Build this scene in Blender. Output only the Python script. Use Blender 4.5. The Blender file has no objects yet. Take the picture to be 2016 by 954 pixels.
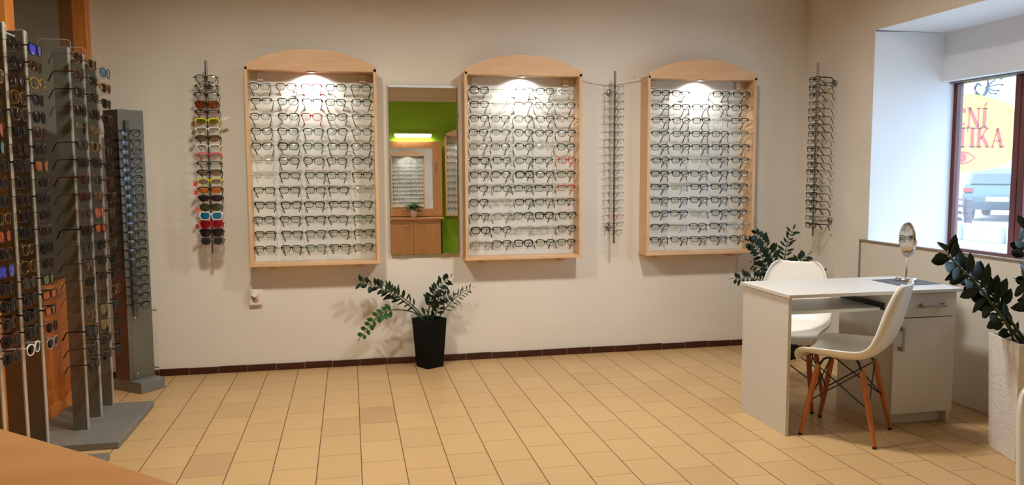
import bpy, bmesh, math, random
from mathutils import Vector, Matrix
random.seed(7)
S = bpy.context.scene
COL = S.collection
PI = math.pi

# ------------------------------------------------------------------ camera, world, lights, exposure
def make_camera():
    cx, cy, cz, yaw, pitch, roll, F = -.0275, -5.5129, 1.3539, .2056, -.0896, -.0043, 1530.4
    f = Vector((math.sin(yaw) * math.cos(pitch), math.cos(yaw) * math.cos(pitch), math.sin(pitch)))
    r0 = Vector((math.cos(yaw), -math.sin(yaw), 0)); u0 = r0.cross(f)
    r = math.cos(roll) * r0 + math.sin(roll) * u0
    u = -math.sin(roll) * r0 + math.cos(roll) * u0
    cam = bpy.data.cameras.new('camera'); o = bpy.data.objects.new('camera', cam); COL.objects.link(o)
    M = Matrix.Identity(4)
    for i in range(3):
        M[i][0] = r[i]; M[i][1] = u[i]; M[i][2] = -f[i]
    M[0][3], M[1][3], M[2][3] = cx, cy, cz
    o.matrix_world = M
    cam.sensor_width = 36; cam.lens = F / 2016 * 36; cam.clip_start = .05; cam.clip_end = 200
    S.camera = o
make_camera()

EXPOSURE = 0.0
S.view_settings.view_transform = 'Standard'; S.view_settings.look = 'None'
S.view_settings.exposure = EXPOSURE; S.view_settings.gamma = 1
S.view_settings.use_curve_mapping = False
S.cycles.transparent_max_bounces = 32
S.cycles.max_bounces = 10
S.cycles.caustics_reflective = False; S.cycles.caustics_refractive = False
S.cycles.sample_clamp_indirect = 6

W = bpy.data.worlds.new('world'); S.world = W; W.use_nodes = True
bg = W.node_tree.nodes['Background']
bg.inputs[0].default_value = (.50, .70, 1, 1); bg.inputs[1].default_value = 8

def area(name, loc, size, power, color, rot=(0, 0, 0), spread=180, shape='RECTANGLE'):
    l = bpy.data.lights.new(name, 'AREA'); l.shape = shape
    l.size, l.size_y = size; l.energy = power; l.color = color; l.spread = math.radians(spread)
    o = bpy.data.objects.new(name, l); COL.objects.link(o); o.location = loc; o.rotation_euler = rot
    return o
WARM, COOL = (1, .945, .81), (1, .975, .93)
CEIL = 2.9
LUM = [(-.45, -1.95), (1.65, -1.95), (.4, -6.3), (2.2, -6.3)]     # ceiling luminaires (built further down)
for x, y in LUM:
    area('ceiling_light_source', (x, y, CEIL - .075), (.24, .24), 44 if y > -3 else 9, COOL if x > 1 else WARM, spread=164 if y > -3 else 120)
# daylight comes from the sky outside
sun = bpy.data.lights.new('sky_glow', 'SUN'); sun.energy = 2.2; sun.angle = math.radians(25); sun.color = (.92, .96, 1)
so = bpy.data.objects.new('sky_glow', sun); COL.objects.link(so)
so.rotation_euler = Vector((.55, -.25, .8)).to_track_quat('Z', 'Y').to_euler(); so.location = (8, -3, 9)

# ------------------------------------------------------------------ materials
def lin(c):
    return tuple((v / 255 / 12.92) if v / 255 <= .04045 else ((v / 255 + .055) / 1.055) ** 2.4 for v in c) + (1,)
def mat(name, col, rough=.5, metal=0, noise=0, nscale=20, bump=0, bscale=200, spec=.5, coat=0):
    m = bpy.data.materials.new(name); m.use_nodes = True
    nt = m.node_tree; b = nt.nodes['Principled BSDF']
    c = lin(col)
    b.inputs['Base Color'].default_value = c; b.inputs['Roughness'].default_value = rough
    b.inputs['Metallic'].default_value = metal; b.inputs['Specular IOR Level'].default_value = spec
    b.inputs['Coat Weight'].default_value = coat
    tc = nt.nodes.new('ShaderNodeTexCoord')
    if noise:
        n = nt.nodes.new('ShaderNodeTexNoise'); n.inputs['Scale'].default_value = nscale; n.inputs['Detail'].default_value = 4
        r = nt.nodes.new('ShaderNodeValToRGB')
        r.color_ramp.elements[0].position = .3; r.color_ramp.elements[1].position = .7
        r.color_ramp.elements[0].color = tuple(v * (1 - noise) for v in c[:3]) + (1,)
        r.color_ramp.elements[1].color = tuple(min(1, v * (1 + noise)) for v in c[:3]) + (1,)
        nt.links.new(tc.outputs['Object'], n.inputs['Vector']); nt.links.new(n.outputs['Fac'], r.inputs['Fac'])
        nt.links.new(r.outputs['Color'], b.inputs['Base Color'])
    if bump:
        n = nt.nodes.new('ShaderNodeTexNoise'); n.inputs['Scale'].default_value = bscale
        bp = nt.nodes.new('ShaderNodeBump'); bp.inputs['Strength'].default_value = bump; bp.inputs['Distance'].default_value = .004
        nt.links.new(tc.outputs['Object'], n.inputs['Vector']); nt.links.new(n.outputs['Fac'], bp.inputs['Height'])
        nt.links.new(bp.outputs['Normal'], b.inputs['Normal'])
    return m
def wood(name, c1, c2, scale=6, axis='X', rough=.4, knots=False, coat=0):
    m = bpy.data.materials.new(name); m.use_nodes = True
    nt = m.node_tree; b = nt.nodes['Principled BSDF']; b.inputs['Roughness'].default_value = rough
    b.inputs['Coat Weight'].default_value = coat
    tc = nt.nodes.new('ShaderNodeTexCoord'); mp = nt.nodes.new('ShaderNodeMapping')
    s = {'X': (.12, 1, 1), 'Y': (1, .12, 1), 'Z': (1, 1, .12)}[axis]
    mp.inputs['Scale'].default_value = s
    n = nt.nodes.new('ShaderNodeTexNoise'); n.inputs['Scale'].default_value = scale * 8; n.inputs['Detail'].default_value = 6
    n.inputs['Distortion'].default_value = .6
    r = nt.nodes.new('ShaderNodeValToRGB'); r.color_ramp.elements[0].position = .3; r.color_ramp.elements[1].position = .72
    r.color_ramp.elements[0].color = lin(c1); r.color_ramp.elements[1].color = lin(c2)
    nt.links.new(tc.outputs['Object'], mp.inputs['Vector']); nt.links.new(mp.outputs['Vector'], n.inputs['Vector'])
    nt.links.new(n.outputs['Fac'], r.inputs['Fac'])
    out = r.outputs['Color']
    if knots:
        v = nt.nodes.new('ShaderNodeTexVoronoi'); v.inputs['Scale'].default_value = 5.5
        r2 = nt.nodes.new('ShaderNodeValToRGB'); r2.color_ramp.elements[0].position = .05; r2.color_ramp.elements[1].position = .12
        r2.color_ramp.elements[0].color = lin((110, 50, 15)); r2.color_ramp.elements[1].color = (1, 1, 1, 1)
        mx = nt.nodes.new('ShaderNodeMix'); mx.data_type = 'RGBA'; mx.blend_type = 'MULTIPLY'; mx.inputs[0].default_value = 1
        nt.links.new(tc.outputs['Object'], v.inputs['Vector']); nt.links.new(v.outputs['Distance'], r2.inputs['Fac'])
        nt.links.new(out, mx.inputs[6]); nt.links.new(r2.outputs['Color'], mx.inputs[7]); out = mx.outputs[2]
    nt.links.new(out, b.inputs['Base Color'])
    return m
def glassy(name, tint=(1, 1, 1), opacity=0, rough=.02, refl=1.0, body=(0, 0, 0), ior=1.5):
    """thin clear sheet: tinted transparency + fresnel gloss (+ a share of diffuse body)"""
    m = bpy.data.materials.new(name); m.use_nodes = True
    nt = m.node_tree; nt.nodes.clear()
    o = nt.nodes.new('ShaderNodeOutputMaterial'); t = nt.nodes.new('ShaderNodeBsdfTransparent')
    t.inputs[0].default_value = tuple(tint) + (1,)
    g = nt.nodes.new('ShaderNodeBsdfGlossy'); g.inputs['Roughness'].default_value = rough
    fr = nt.nodes.new('ShaderNodeFresnel'); fr.inputs['IOR'].default_value = ior
    ge = nt.nodes.new('ShaderNodeNewGeometry'); im = nt.nodes.new('ShaderNodeMath'); im.operation = 'MULTIPLY_ADD'
    im.inputs[1].default_value = 1 / ior - ior; im.inputs[2].default_value = ior    # same reflectance seen from either face
    nt.links.new(ge.outputs['Backfacing'], im.inputs[0]); nt.links.new(im.outputs[0], fr.inputs['IOR'])
    ml = nt.nodes.new('ShaderNodeMath'); ml.operation = 'MULTIPLY'; ml.inputs[1].default_value = refl; ml.use_clamp = True
    nt.links.new(fr.outputs[0], ml.inputs[0])
    base = t.outputs[0]
    if opacity:
        d = nt.nodes.new('ShaderNodeBsdfDiffuse'); d.inputs[0].default_value = lin(body)
        mx = nt.nodes.new('ShaderNodeMixShader'); mx.inputs[0].default_value = opacity
        nt.links.new(t.outputs[0], mx.inputs[1]); nt.links.new(d.outputs[0], mx.inputs[2]); base = mx.outputs[0]
    m2 = nt.nodes.new('ShaderNodeMixShader')
    nt.links.new(ml.outputs[0], m2.inputs[0]); nt.links.new(base, m2.inputs[1]); nt.links.new(g.outputs[0], m2.inputs[2])
    nt.links.new(m2.outputs[0], o.inputs[0])
    return m
def emit(name, col, strength):
    m = bpy.data.materials.new(name); m.use_nodes = True; nt = m.node_tree; nt.nodes.clear()
    o = nt.nodes.new('ShaderNodeOutputMaterial'); e = nt.nodes.new('ShaderNodeEmission')
    e.inputs[0].default_value = tuple(col) + (1,); e.inputs[1].default_value = strength
    nt.links.new(e.outputs[0], o.inputs[0]); return m

M = {}
M['wall'] = mat('cream_wall_paint', (226, 220, 209), .75, noise=.03, nscale=1.6, bump=.12, bscale=60)
M['wallwhite'] = mat('white_niche_paint', (232, 234, 236), .7, noise=.02, nscale=2, bump=.1, bscale=50)
M['green'] = mat('lime_green_paint', (140, 185, 35), .8, noise=.04, nscale=2)
M['ceiling'] = mat('ceiling_paint', (226, 210, 186), .8, noise=.02, nscale=2)
M['base'] = mat('dark_brown_skirting_tile', (62, 26, 16), .25, noise=.2, nscale=6)
M['groutlight'] = mat('pale_skirting_grout', (150, 130, 110), .8, noise=.1)
M['beech'] = wood('beech_veneer', (212, 170, 128), (225, 188, 147), 3, 'Z', .42)
M['beechx'] = wood('beech_veneer_across', (212, 170, 128), (225, 188, 147), 3, 'X', .42)
M['caseback'] = mat('white_backing_board', (224, 224, 218), .55, noise=.02, nscale=5)
M['pine'] = wood('orange_pine', (188, 96, 28), (216, 128, 48), 4, 'Z', .35, knots=True)
M['pinejamb'] = wood('orange_pine_jamb', (205, 118, 46), (226, 146, 68), 5, 'Z', .4)
M['counter'] = wood('counter_wood', (214, 154, 92), (228, 172, 112), 1.2, 'X', .28)
M['cabinet'] = wood('cabinet_wood', (196, 140, 88), (212, 158, 104), 3, 'Z', .4)
M['greymetal'] = mat('grey_brushed_panel', (116, 113, 102), .38, .6, noise=.08, nscale=9)
M['greyedge'] = mat('pale_aluminium_edge', (205, 208, 202), .3, .6, noise=.05)
M['greybase'] = mat('grey_plinth', (118, 118, 112), .5, .1, noise=.12, nscale=12)
M['chrome'] = mat('chrome', (225, 225, 228), .12, 1, noise=.02)
M['steel'] = mat('brushed_steel', (158, 154, 148), .3, 1, noise=.06)
M['black'] = mat('black_acetate', (14, 13, 13), .3, noise=.2)
M['blackmatte'] = mat('black_metal', (16, 16, 16), .5, noise=.2)
M['mirror'] = mat('mirror_silver', (240, 242, 240), .005, 1, noise=.001)
M['white'] = mat('white_laminate', (206, 203, 197), .38, noise=.01)
M['shell'] = mat('white_plastic_shell', (236, 234, 226), .3, noise=.01, coat=.2)
M['leg'] = wood('orange_beech_leg', (160, 88, 38), (184, 106, 52), 6, 'Z', .4)
M['leaf'] = mat('dark_green_leaf', (18, 38, 15), .5, noise=.35, nscale=14, spec=.3)
M['leaf2'] = mat('fresh_green_leaf', (40, 86, 32), .5, noise=.3, nscale=14, spec=.3)
M['stem'] = mat('green_stem', (60, 76, 34), .5, noise=.25, nscale=30)
M['yellowleaf'] = mat('yellow_leaf', (222, 160, 30), .5, noise=.15)
M['blackpot'] = mat('black_planter', (5, 5, 5), .55, noise=.2, bump=.15, bscale=30, spec=.15)
M['soil'] = mat('potting_soil', (34, 24, 18), .95, noise=.5, nscale=60, bump=.8, bscale=120)
M['whitepvc'] = mat('white_plastic', (226, 216, 202), .4, noise=.02)
M['greyrubber'] = mat('dark_grey_mat', (92, 92, 98), .7, noise=.1, nscale=80)
M['mahogany'] = wood('mahogany_window_frame', (74, 22, 14), (104, 36, 22), 4, 'Z', .3)
M['acryl'] = glassy('clear_acrylic', (.985, .99, .985), .015, .03, .7, (205, 210, 205))
M['acryledge'] = glassy('acrylic_edge', (.75, .82, .78), .5, .1, 1.2, (205, 212, 205))
M['glass'] = glassy('clear_glass', (.97, .99, .98))
M['shopglass'] = glassy('hazed_shop_window_glass', (.96, .98, .98), .15, .02, 1, (235, 240, 245))  # white diffuse body paints in the glare haze that washes out the view
M['partglass'] = glassy('partition_glass', (.6, .6, .5), .12, .02, 1.6, (60, 56, 38))
M['clearlens'] = glassy('clear_lens', (.86, .90, .86), 0, .02, 1.3)
M['rail'] = mat('rail_rod', (120, 128, 120), .25, .7, noise=.05)
M['wire'] = mat('thin_wire_frame', (120, 104, 92), .3, .8, noise=.1)

FC = {}   # frame colours
for k, c, r in (('black', (16, 15, 16), .3), ('brown', (96, 48, 30), .3), ('red', (170, 24, 30), .3), ('darkblue', (22, 28, 48), .3),
                ('green', (24, 62, 44), .3), ('grey', (110, 108, 104), .3), ('white', (232, 228, 222), .35), ('yellow', (225, 225, 20), .35),
                ('pink', (226, 20, 96), .35), ('gold', (196, 152, 84), .25), ('tortoise', (58, 34, 22), .3), ('maroon', (66, 16, 18), .3)):
    FC[k] = mat(k + '_frame', c, r, .85 if k == 'gold' else 0, noise=.1, nscale=60, spec=.3)
FC['clear'] = glassy('clear_plastic_frame', (.84, .86, .84), .22, .08, 1.6, (200, 200, 196))
FC['wire'] = M['wire']
LC = {'clear': M['clearlens']}
for k, t, op, body, rf in (('smoke', (.05, .045, .04), .85, (14, 12, 12), .5), ('brown', (.11, .05, .03), .8, (30, 14, 8), .5), ('amber', (.95, .48, .06), .25, (200, 100, 10), 1.2),
                       ('orange', (.95, .4, .12), .3, (215, 105, 40), 1.1), ('pinkish', (.62, .45, .42), .12, (130, 100, 96), 1.2), ('olive', (.45, .44, .2), .2, (120, 115, 50), 1.2),
                       ('purple', (.12, .07, .11), .5, (32, 18, 30), 1.3), ('greenmirror', (.1, .14, .06), .6, (50, 66, 26), 3), ('bluemirror', (.02, .25, .4), .7, (10, 110, 150), 2),
                       ('blue', (.02, .05, .5), .7, (20, 40, 190), 2), ('red', (.4, .02, .06), .6, (130, 12, 30), 1.5), ('greygreen', (.10, .10, .08), .8, (50, 48, 42), .6),
                       ('green', (.4, .55, .2), .3, (110, 140, 60), 1.3), ('redorange', (.8, .2, .08), .5, (190, 60, 40), 2), ('amberbrown', (.45, .14, .03), .45, (104, 40, 12), 1.6), ('cyan', (.05, .4, .45), .6, (20, 130, 150), 2), ('brownlight', (.5, .36, .26), .2, (110, 84, 66), 1.2)):
    LC[k] = glassy(k + '_lens', t, op, .03, rf, body)

# ------------------------------------------------------------------ mesh helpers
class MB:
    def __init__(s): s.v = []; s.f = []; s.m = []; s.cm = 0; s.sm = []
    def add(s, vs, fs, smooth=False):
        b = len(s.v); s.v += [tuple(v) for v in vs]
        for f in fs: s.f.append([i + b for i in f]); s.m.append(s.cm); s.sm.append(smooth)
        return s
    def box(s, x0, x1, y0, y1, z0, z1, Mx=None):
        vs = [Vector(p) for p in ((x0, y0, z0), (x1, y0, z0), (x1, y1, z0), (x0, y1, z0), (x0, y0, z1), (x1, y0, z1), (x1, y1, z1), (x0, y1, z1))]
        if Mx: vs = [Mx @ v for v in vs]
        return s.add(vs, [(0, 3, 2, 1), (4, 5, 6, 7), (0, 1, 5, 4), (1, 2, 6, 5), (2, 3, 7, 6), (3, 0, 4, 7)])
    def tube(s, pts, r, n=8, caps=True, flat=1, up=(0, 0, 1)):
        pts = [Vector(p) for p in pts]; k = len(pts)
        rs = r if isinstance(r, (list, tuple)) else [r] * k
        vs = []; ref = Vector(up)
        for i, p in enumerate(pts):
            d = (pts[min(i + 1, k - 1)] - pts[max(i - 1, 0)]).normalized()
            a = d.cross(ref)
            if a.length < 1e-3: a = d.cross(Vector((1, 0, 0)))
            a.normalize(); b = a.cross(d).normalized()
            for j in range(n):
                t = 2 * PI * j / n
                vs.append(p + a * math.cos(t) * rs[i] * flat + b * math.sin(t) * rs[i])
        fs = [(i * n + j, i * n + (j + 1) % n, (i + 1) * n + (j + 1) % n, (i + 1) * n + j) for i in range(k - 1) for j in range(n)]
        s.add(vs, fs, True)
        if caps: s.add(vs[:n], [tuple(range(n))[::-1]]); s.add(vs[-n:], [tuple(range(n))])
        return s
    def lathe(s, prof, n=24, c=(0, 0, 0), Mx=None, smooth=True):
        vs = []
        for r, z in prof:
            for j in range(n):
                t = 2 * PI * j / n; v = Vector((c[0] + r * math.cos(t), c[1] + r * math.sin(t), c[2] + z))
                vs.append(Mx @ v if Mx else v)
        k = len(prof)
        fs = [(i * n + j, i * n + (j + 1) % n, (i + 1) * n + (j + 1) % n, (i + 1) * n + j) for i in range(k - 1) for j in range(n)]
        s.add(vs, fs, smooth); s.add(vs[:n], [tuple(range(n))[::-1]]); s.add(vs[-n:], [tuple(range(n))])
        return s
    def prism(s, poly, a0, a1, axis='Y', Mx=None):
        n = len(poly)
        def P(p, a): 
            v = Vector({'Y': (p[0], a, p[1]), 'X': (a, p[0], p[1]), 'Z': (p[0], p[1], a)}[axis]); return Mx @ v if Mx else v
        vs = [P(p, a0) for p in poly] + [P(p, a1) for p in poly]
        return s.add(vs, [tuple(range(n)), tuple(range(n, 2 * n))[::-1]] + [(i, i + n, (i + 1) % n + n, (i + 1) % n) for i in range(n)])
    def mesh(s, name, mats):
        me = bpy.data.meshes.new(name); me.from_pydata(s.v, [], s.f)
        for m in (mats if isinstance(mats, (list, tuple)) else [mats]): me.materials.append(m)
        me.polygons.foreach_set('material_index', s.m); me.polygons.foreach_set('use_smooth', s.sm)
        bm = bmesh.new(); bm.from_mesh(me); bmesh.ops.recalc_face_normals(bm, faces=bm.faces); bm.to_mesh(me); bm.free()
        return me
    def build(s, name, mats, parent=None, bevel=0, **kw):
        o = bpy.data.objects.new(name, s.mesh(name, mats)); COL.objects.link(o)
        if parent: o.parent = parent
        if bevel:
            b = o.modifiers.new('bevel', 'BEVEL'); b.width = bevel; b.segments = 2; b.limit_method = 'ANGLE'
        for k, v in kw.items(): o[k] = v
        return o
def link(name, me, parent): 
    o = bpy.data.objects.new(name, me); COL.objects.link(o); o.parent = parent; return o
def thing(name, label, cat, loc=(0, 0, 0), rz=0, group=None, rot=None):
    o = bpy.data.objects.new(name, None); COL.objects.link(o); o.empty_display_size = .05
    o.location = loc; o.rotation_euler = rot or (0, 0, rz); o['label'] = label; o['category'] = cat
    if group: o['group'] = group
    return o
def tag(o, label, cat, group=None):
    o['label'] = label; o['category'] = cat
    if group: o['group'] = group
    return o
def struct(name, mb, m, **kw): 
    o = mb.build(name, m, **kw); o['kind'] = 'structure'; return o
def T(x=0, y=0, z=0, rz=0, rx=0, ry=0):
    return Matrix.Translation((x, y, z)) @ Matrix.Rotation(rz, 4, 'Z') @ Matrix.Rotation(ry, 4, 'Y') @ Matrix.Rotation(rx, 4, 'X')

# ------------------------------------------------------------------ room shell
XL, XR, YB, H = -1.66, 3.445, -7.3, CEIL
TL = .2884
PHASE = {-6: .18, -5: .039, -4: .182, -3: .038, -2: .181, -1: .039, 0: .166, 1: .011, 2: .152, 3: .003, 4: .126, 5: .273, 6: .118, 7: .268, 8: .126, 9: .281, 10: .139, 11: .273}
def floor():
    me = bpy.data.meshes.new('floor'); vs = []; fs = []; uv = []
    k = 0
    for i in range(-9, 18):
        ph = PHASE.get(i, (.13 if i % 2 == 0 else .27))
        x0, x1 = i * .2, (i + 1) * .2
        x0 = max(x0, XL - .1) if i == -9 else x0
        for z, sgn in ((0, 1),):
            y0, y1 = YB, 0.02
            vs += [(x0, y0, z), (x1, y0, z), (x1, y1, z), (x0, y1, z)]; fs.append((k, k + 1, k + 2, k + 3)); k += 4
            for x, y in ((x0, y0), (x1, y0), (x1, y1), (x0, y1)):
                uv.append(((x - i * .2) / .2 + i + 50, (-y - ph) / TL + 50))
    # slab under the tiles
    X0, X1, Y0, Y1 = -1.86, 3.6, YB, .02
    vs += [(X0, Y0, -.1), (X1, Y0, -.1), (X1, Y1, -.1), (X0, Y1, -.1), (X0, Y0, 0 - .002), (X1, Y0, -.002), (X1, Y1, -.002), (X0, Y1, -.002)]
    for f in ((0, 3, 2, 1), (0, 1, 5, 4), (1, 2, 6, 5), (2, 3, 7, 6), (3, 0, 4, 7), (4, 5, 6, 7)):
        fs.append(tuple(k + a for a in f)); uv += [(.5, .5)] * 4
    me.from_pydata(vs, [], fs); l = me.uv_layers.new(name='tile_uv')
    for i, c in enumerate(uv): l.data[i].uv = c
    m = bpy.data.materials.new('terracotta_floor_tiles'); m.use_nodes = True; nt = m.node_tree; b = nt.nodes['Principled BSDF']
    N = nt.nodes.new; L = nt.links.new
    u = N('ShaderNodeUVMap'); u.uv_map = 'tile_uv'; sp = N('ShaderNodeSeparateXYZ'); L(u.outputs[0], sp.inputs[0])
    def M2(op, a, bb=None):
        n = N('ShaderNodeMath'); n.operation = op
        for i, q in enumerate((a, bb)):
            if q is None: continue
            if isinstance(q, (int, float)): n.inputs[i].default_value = q
            else: L(q, n.inputs[i])
        return n.outputs[0]
    fx = M2('FRACT', sp.outputs[0]); fy = M2('FRACT', sp.outputs[1])
    dx = M2('MULTIPLY', M2('MINIMUM', fx, M2('SUBTRACT', 1, fx)), .2)
    dy = M2('MULTIPLY', M2('MINIMUM', fy, M2('SUBTRACT', 1, fy)), TL)
    gx = M2('LESS_THAN', dx, .0021); gy = M2('LESS_THAN', dy, .0012); g = M2('MAXIMUM', gx, gy)
    cx = M2('FLOOR', sp.outputs[0]); cy = M2('FLOOR', sp.outputs[1])
    cb = N('ShaderNodeCombineXYZ'); L(cx, cb.inputs[0]); L(cy, cb.inputs[1])
    wn = N('ShaderNodeTexWhiteNoise'); wn.noise_dimensions = '3D'; L(cb.outputs[0], wn.inputs[0])
    rp = N('ShaderNodeValToRGB'); L(wn.outputs[0], rp.inputs[0])
    rp.color_ramp.elements[0].color = lin((190, 156, 108)); rp.color_ramp.elements[1].color = lin((199, 165, 116))
    e = rp.color_ramp.elements.new(.06); e.color = lin((192, 158, 110))
    rp.color_ramp.elements[0].color = lin((182, 145, 104))
    tc = N('ShaderNodeTexCoord'); ns = N('ShaderNodeTexNoise'); ns.inputs['Scale'].default_value = 3; L(tc.outputs['Object'], ns.inputs['Vector'])
    r3 = N('ShaderNodeValToRGB'); L(ns.outputs[0], r3.inputs[0]); r3.color_ramp.elements[0].color = (.93, .93, .93, 1); r3.color_ramp.elements[1].color = (1.0, 1.0, 1.0, 1)
    mm = N('ShaderNodeMix'); mm.data_type = 'RGBA'; mm.blend_type = 'MULTIPLY'; mm.inputs[0].default_value = 1; L(rp.outputs[0], mm.inputs[6]); L(r3.outputs[0], mm.inputs[7])
    mx = N('ShaderNodeMix'); mx.data_type = 'RGBA'; L(g, mx.inputs[0]); L(mm.outputs[2], mx.inputs[6]); mx.inputs[7].default_value = lin((96, 52, 26))
    L(mx.outputs[2], b.inputs['Base Color'])
    rg = N('ShaderNodeMix'); rg.data_type = 'FLOAT'; L(g, rg.inputs[0]); rg.inputs[2].default_value = .38; rg.inputs[3].default_value = .9; L(rg.outputs[0], b.inputs['Roughness'])
    bp = N('ShaderNodeBump'); bp.invert = True; bp.inputs['Strength'].default_value = .5; bp.inputs['Distance'].default_value = .002; L(g, bp.inputs['Height']); L(bp.outputs[0], b.inputs['Normal'])
    me.materials.append(m)
    o = bpy.data.objects.new('floor', me); COL.objects.link(o); o['kind'] = 'structure'
floor()
struct('ceiling', MB().box(XL - .2, XR + .15, YB - .15, .15, H, H + .1), M['ceiling'])
struct('wall_back', MB().box(XL - .9, XR + .15, 0, .15, -.1, H), M['wall'])
struct('wall_front', MB().box(XL - .2, XR + .15, YB - .15, YB, -.1, H), M['green'])
# right wall with the window niche
NY, NZ0, NZ1, NYE, XW = -.81, .885, 2.295, -2.75, 3.98
w = MB()
w.box(XR, XR + .15, NY, .0, -.1, H).box(XR, XR + .15, YB, NYE, -.1, H).box(XR, XR + .15, NYE, NY, -.1, .775).box(XR, XR + .15, NYE, NY, NZ1, H)
struct('wall_right', w, M['wall'])
n = MB()
n.box(XR + .001, 4.125, NY - .003, NY + .12, .65, NZ1 + .12).box(XR + .001, 4.2, NYE - .12, NYE + .003, .65, NZ1 + .12)
n.box(XR + .001, 4.2, NYE, NY, NZ1 - .003, NZ1 + .12).box(XW, 4.2, NYE, NY, 1.962, NZ1).box(XR + .15, 4.2, NYE, NY, .65, .772)
o = struct('wall_right_niche', n, M['wallwhite'])
struct('trim_1', MB().box(XR + .0, 4.08, NYE, NY, .772, .79), M['wallwhite'])
struct('trim_2', MB().tube([(XR + .005, NY - .004, NZ1 - .004), (XR + .28, NY - .004, NZ1 - .002), (XW, NY - .004, NZ1 - .001)], [.006, .003, .002], 5), mat('dark_crack', (40, 34, 34), .9, noise=.2))
# low white cladding board below the niche
b = MB().box(XR - .022, XR - .001, -4.4, -.764, .0, NZ0 - .01)
struct('wall_right_cladding', b, mat('cladding_board', (214, 208, 196), .5, noise=.02, nscale=2))
struct('trim_3', MB().box(XR - .032, XR - .0, -4.4, -.764, NZ0 - .01, NZ0 + .0).box(XR - .028, XR - .022, -.772, -.760, .0, NZ0 - .01), mat('grey_brown_edge_strip', (140, 120, 104), .5, noise=.05))
# left pine partition
p = MB().box(XL - .06, XL, -6.9, 0, 0.04, .70)
struct('wall_left', MB().box(XL - .08, XL - .02, YB, 0, -.1, .72).box(XL - .08, XL - .02, YB, -4.2, .72, H), M['pine'])
struct('trim_4', MB().box(XL - .10, XL + .035, -.075, -.0, .0, H), M['pinejamb'], bevel=.004)
struct('trim_5', MB().box(XL - .10, XL + .01, -1.21, -1.11, .72, H).box(XL - .10, XL + .01, -2.5, -2.4, .72, H), M['pinejamb'], bevel=.004)
struct('trim_6', MB().box(XL - .10, XL + .005, -4.2, -.075, .68, .74).box(XL - .10, XL - .01, -4.2, -.075, 0, .07), M['pinejamb'], bevel=.003)
struct('window_2', MB().box(XL - .05, XL - .044, -4.2, -.075, .74, H), M['partglass'])
struct('wall_left_far', MB().box(XL - .9, XL - .8, YB, 0, -.1, H).box(XL - .8, XL - .08, -4.3, -4.2, 0, H).box(XL - .9, XL - .0, -4.3, 0, H - .02, H + .1).box(XL - .8, XL - .08, -4.2, 0, -.1, 0), mat('olive_room_paint', (104, 98, 62), .9, noise=.05))
# skirting of the back wall, tile by tile
sk = MB(); x = XL + .02
gx = -1.116 - .1893 * 3
while x < XR:
    nx = gx + .1893
    if nx - .0015 > max(gx, XL + .02):
        sk.box(max(gx, XL + .02) + .0015, min(nx, XR) - .0015, -.012, -.001, .001, .047 + random.uniform(-.002, .002))
    gx = nx; x = nx
struct('baseboard_back', sk, M['base'], bevel=.001)
struct('baseboard_right', MB().box(XR - .0245, XR - .022, -4.3, -.76, .0, .004), M['groutlight'])
struct('trim_7', MB().box(XL + .02, XR, -.0095, -.0005, .0, .043), M['groutlight'])
# cornice
c = MB()
c.prism([(-.0, 2.66), (-.02, 2.66), (-.03, 2.70), (-.08, 2.76), (-.13, 2.84), (-.14, H), (0, H)], XL, XR, 'X')
c.prism([(YB, 2.63), (YB + .02, 2.63), (YB + .03, 2.70), (YB + .08, 2.76), (YB + .15, 2.84), (YB + .16, H), (YB, H)], XL, XR, 'X')
struct('trim_8', c, M['ceiling'])

# window frame, panes
def window():
    f = MB(); x0, x1 = 4.075, 4.13
    f.box(x0, x1, NYE, NY, 1.948, 1.985).box(x0, x1, NYE, NY, .78, .822)
    ys = [NY, NY - .09]
    f.box(x0, x1, -.842, -.800, .822, 1.948)
    for yc in (-1.345, -1.395, -2.715):
        f.box(x0 - (.0), x1, yc - .0235, yc + .0235, .822, 1.948)
    fr = struct('window_1', f, M['mahogany'], bevel=.004)
    for a, bb in ((-1.32, -.842), (-2.69, -1.42)):
        MB().box(4.10, 4.106, a, bb, .822, 1.948).build('pane', M['shopglass'], fr)
window()
# second dark frame line below header
struct('trim_9', MB().box(XW + .06, 4.074, NYE, NY, 1.952, 1.961), mat('grey_seal', (120, 110, 108), .6, noise=.05))

# ------------------------------------------------------------------ eyewear builder
SH = {  # half width, half height, exponent, lift, drop, rim top, rim bottom
    'rect': (.0266, .0175, 4.2, .001, 0, .0054, .0031),
    'soft': (.0260, .0200, 3.0, .001, 0, .0052, .0031),
    'cat': (.0264, .0200, 2.7, .005, 0, .0060, .0031),
    'bold': (.0265, .0195, 3.4, .002, 0, .0080, .0054),
    'half': (.0262, .0170, 3.6, .002, 0, .0058, .0014),
    'thin': (.0262, .0180, 3.2, .001, 0, .0016, .0014),
    'round': (.0225, .0215, 2.0, 0, 0, .0016, .0014),
    'way': (.0285, .0220, 3.0, .004, 0, .0058, .0042),
    'avi': (.0290, .0250, 2.3, .001, .004, .0018, .0016),
    'oval': (.0270, .0205, 2.3, .001, 0, .0044, .0036),
    'sport': (.0305, .0180, 2.6, .003, 0, .0056, .0006),
}
GAP = .0085
cache = {}
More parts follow.
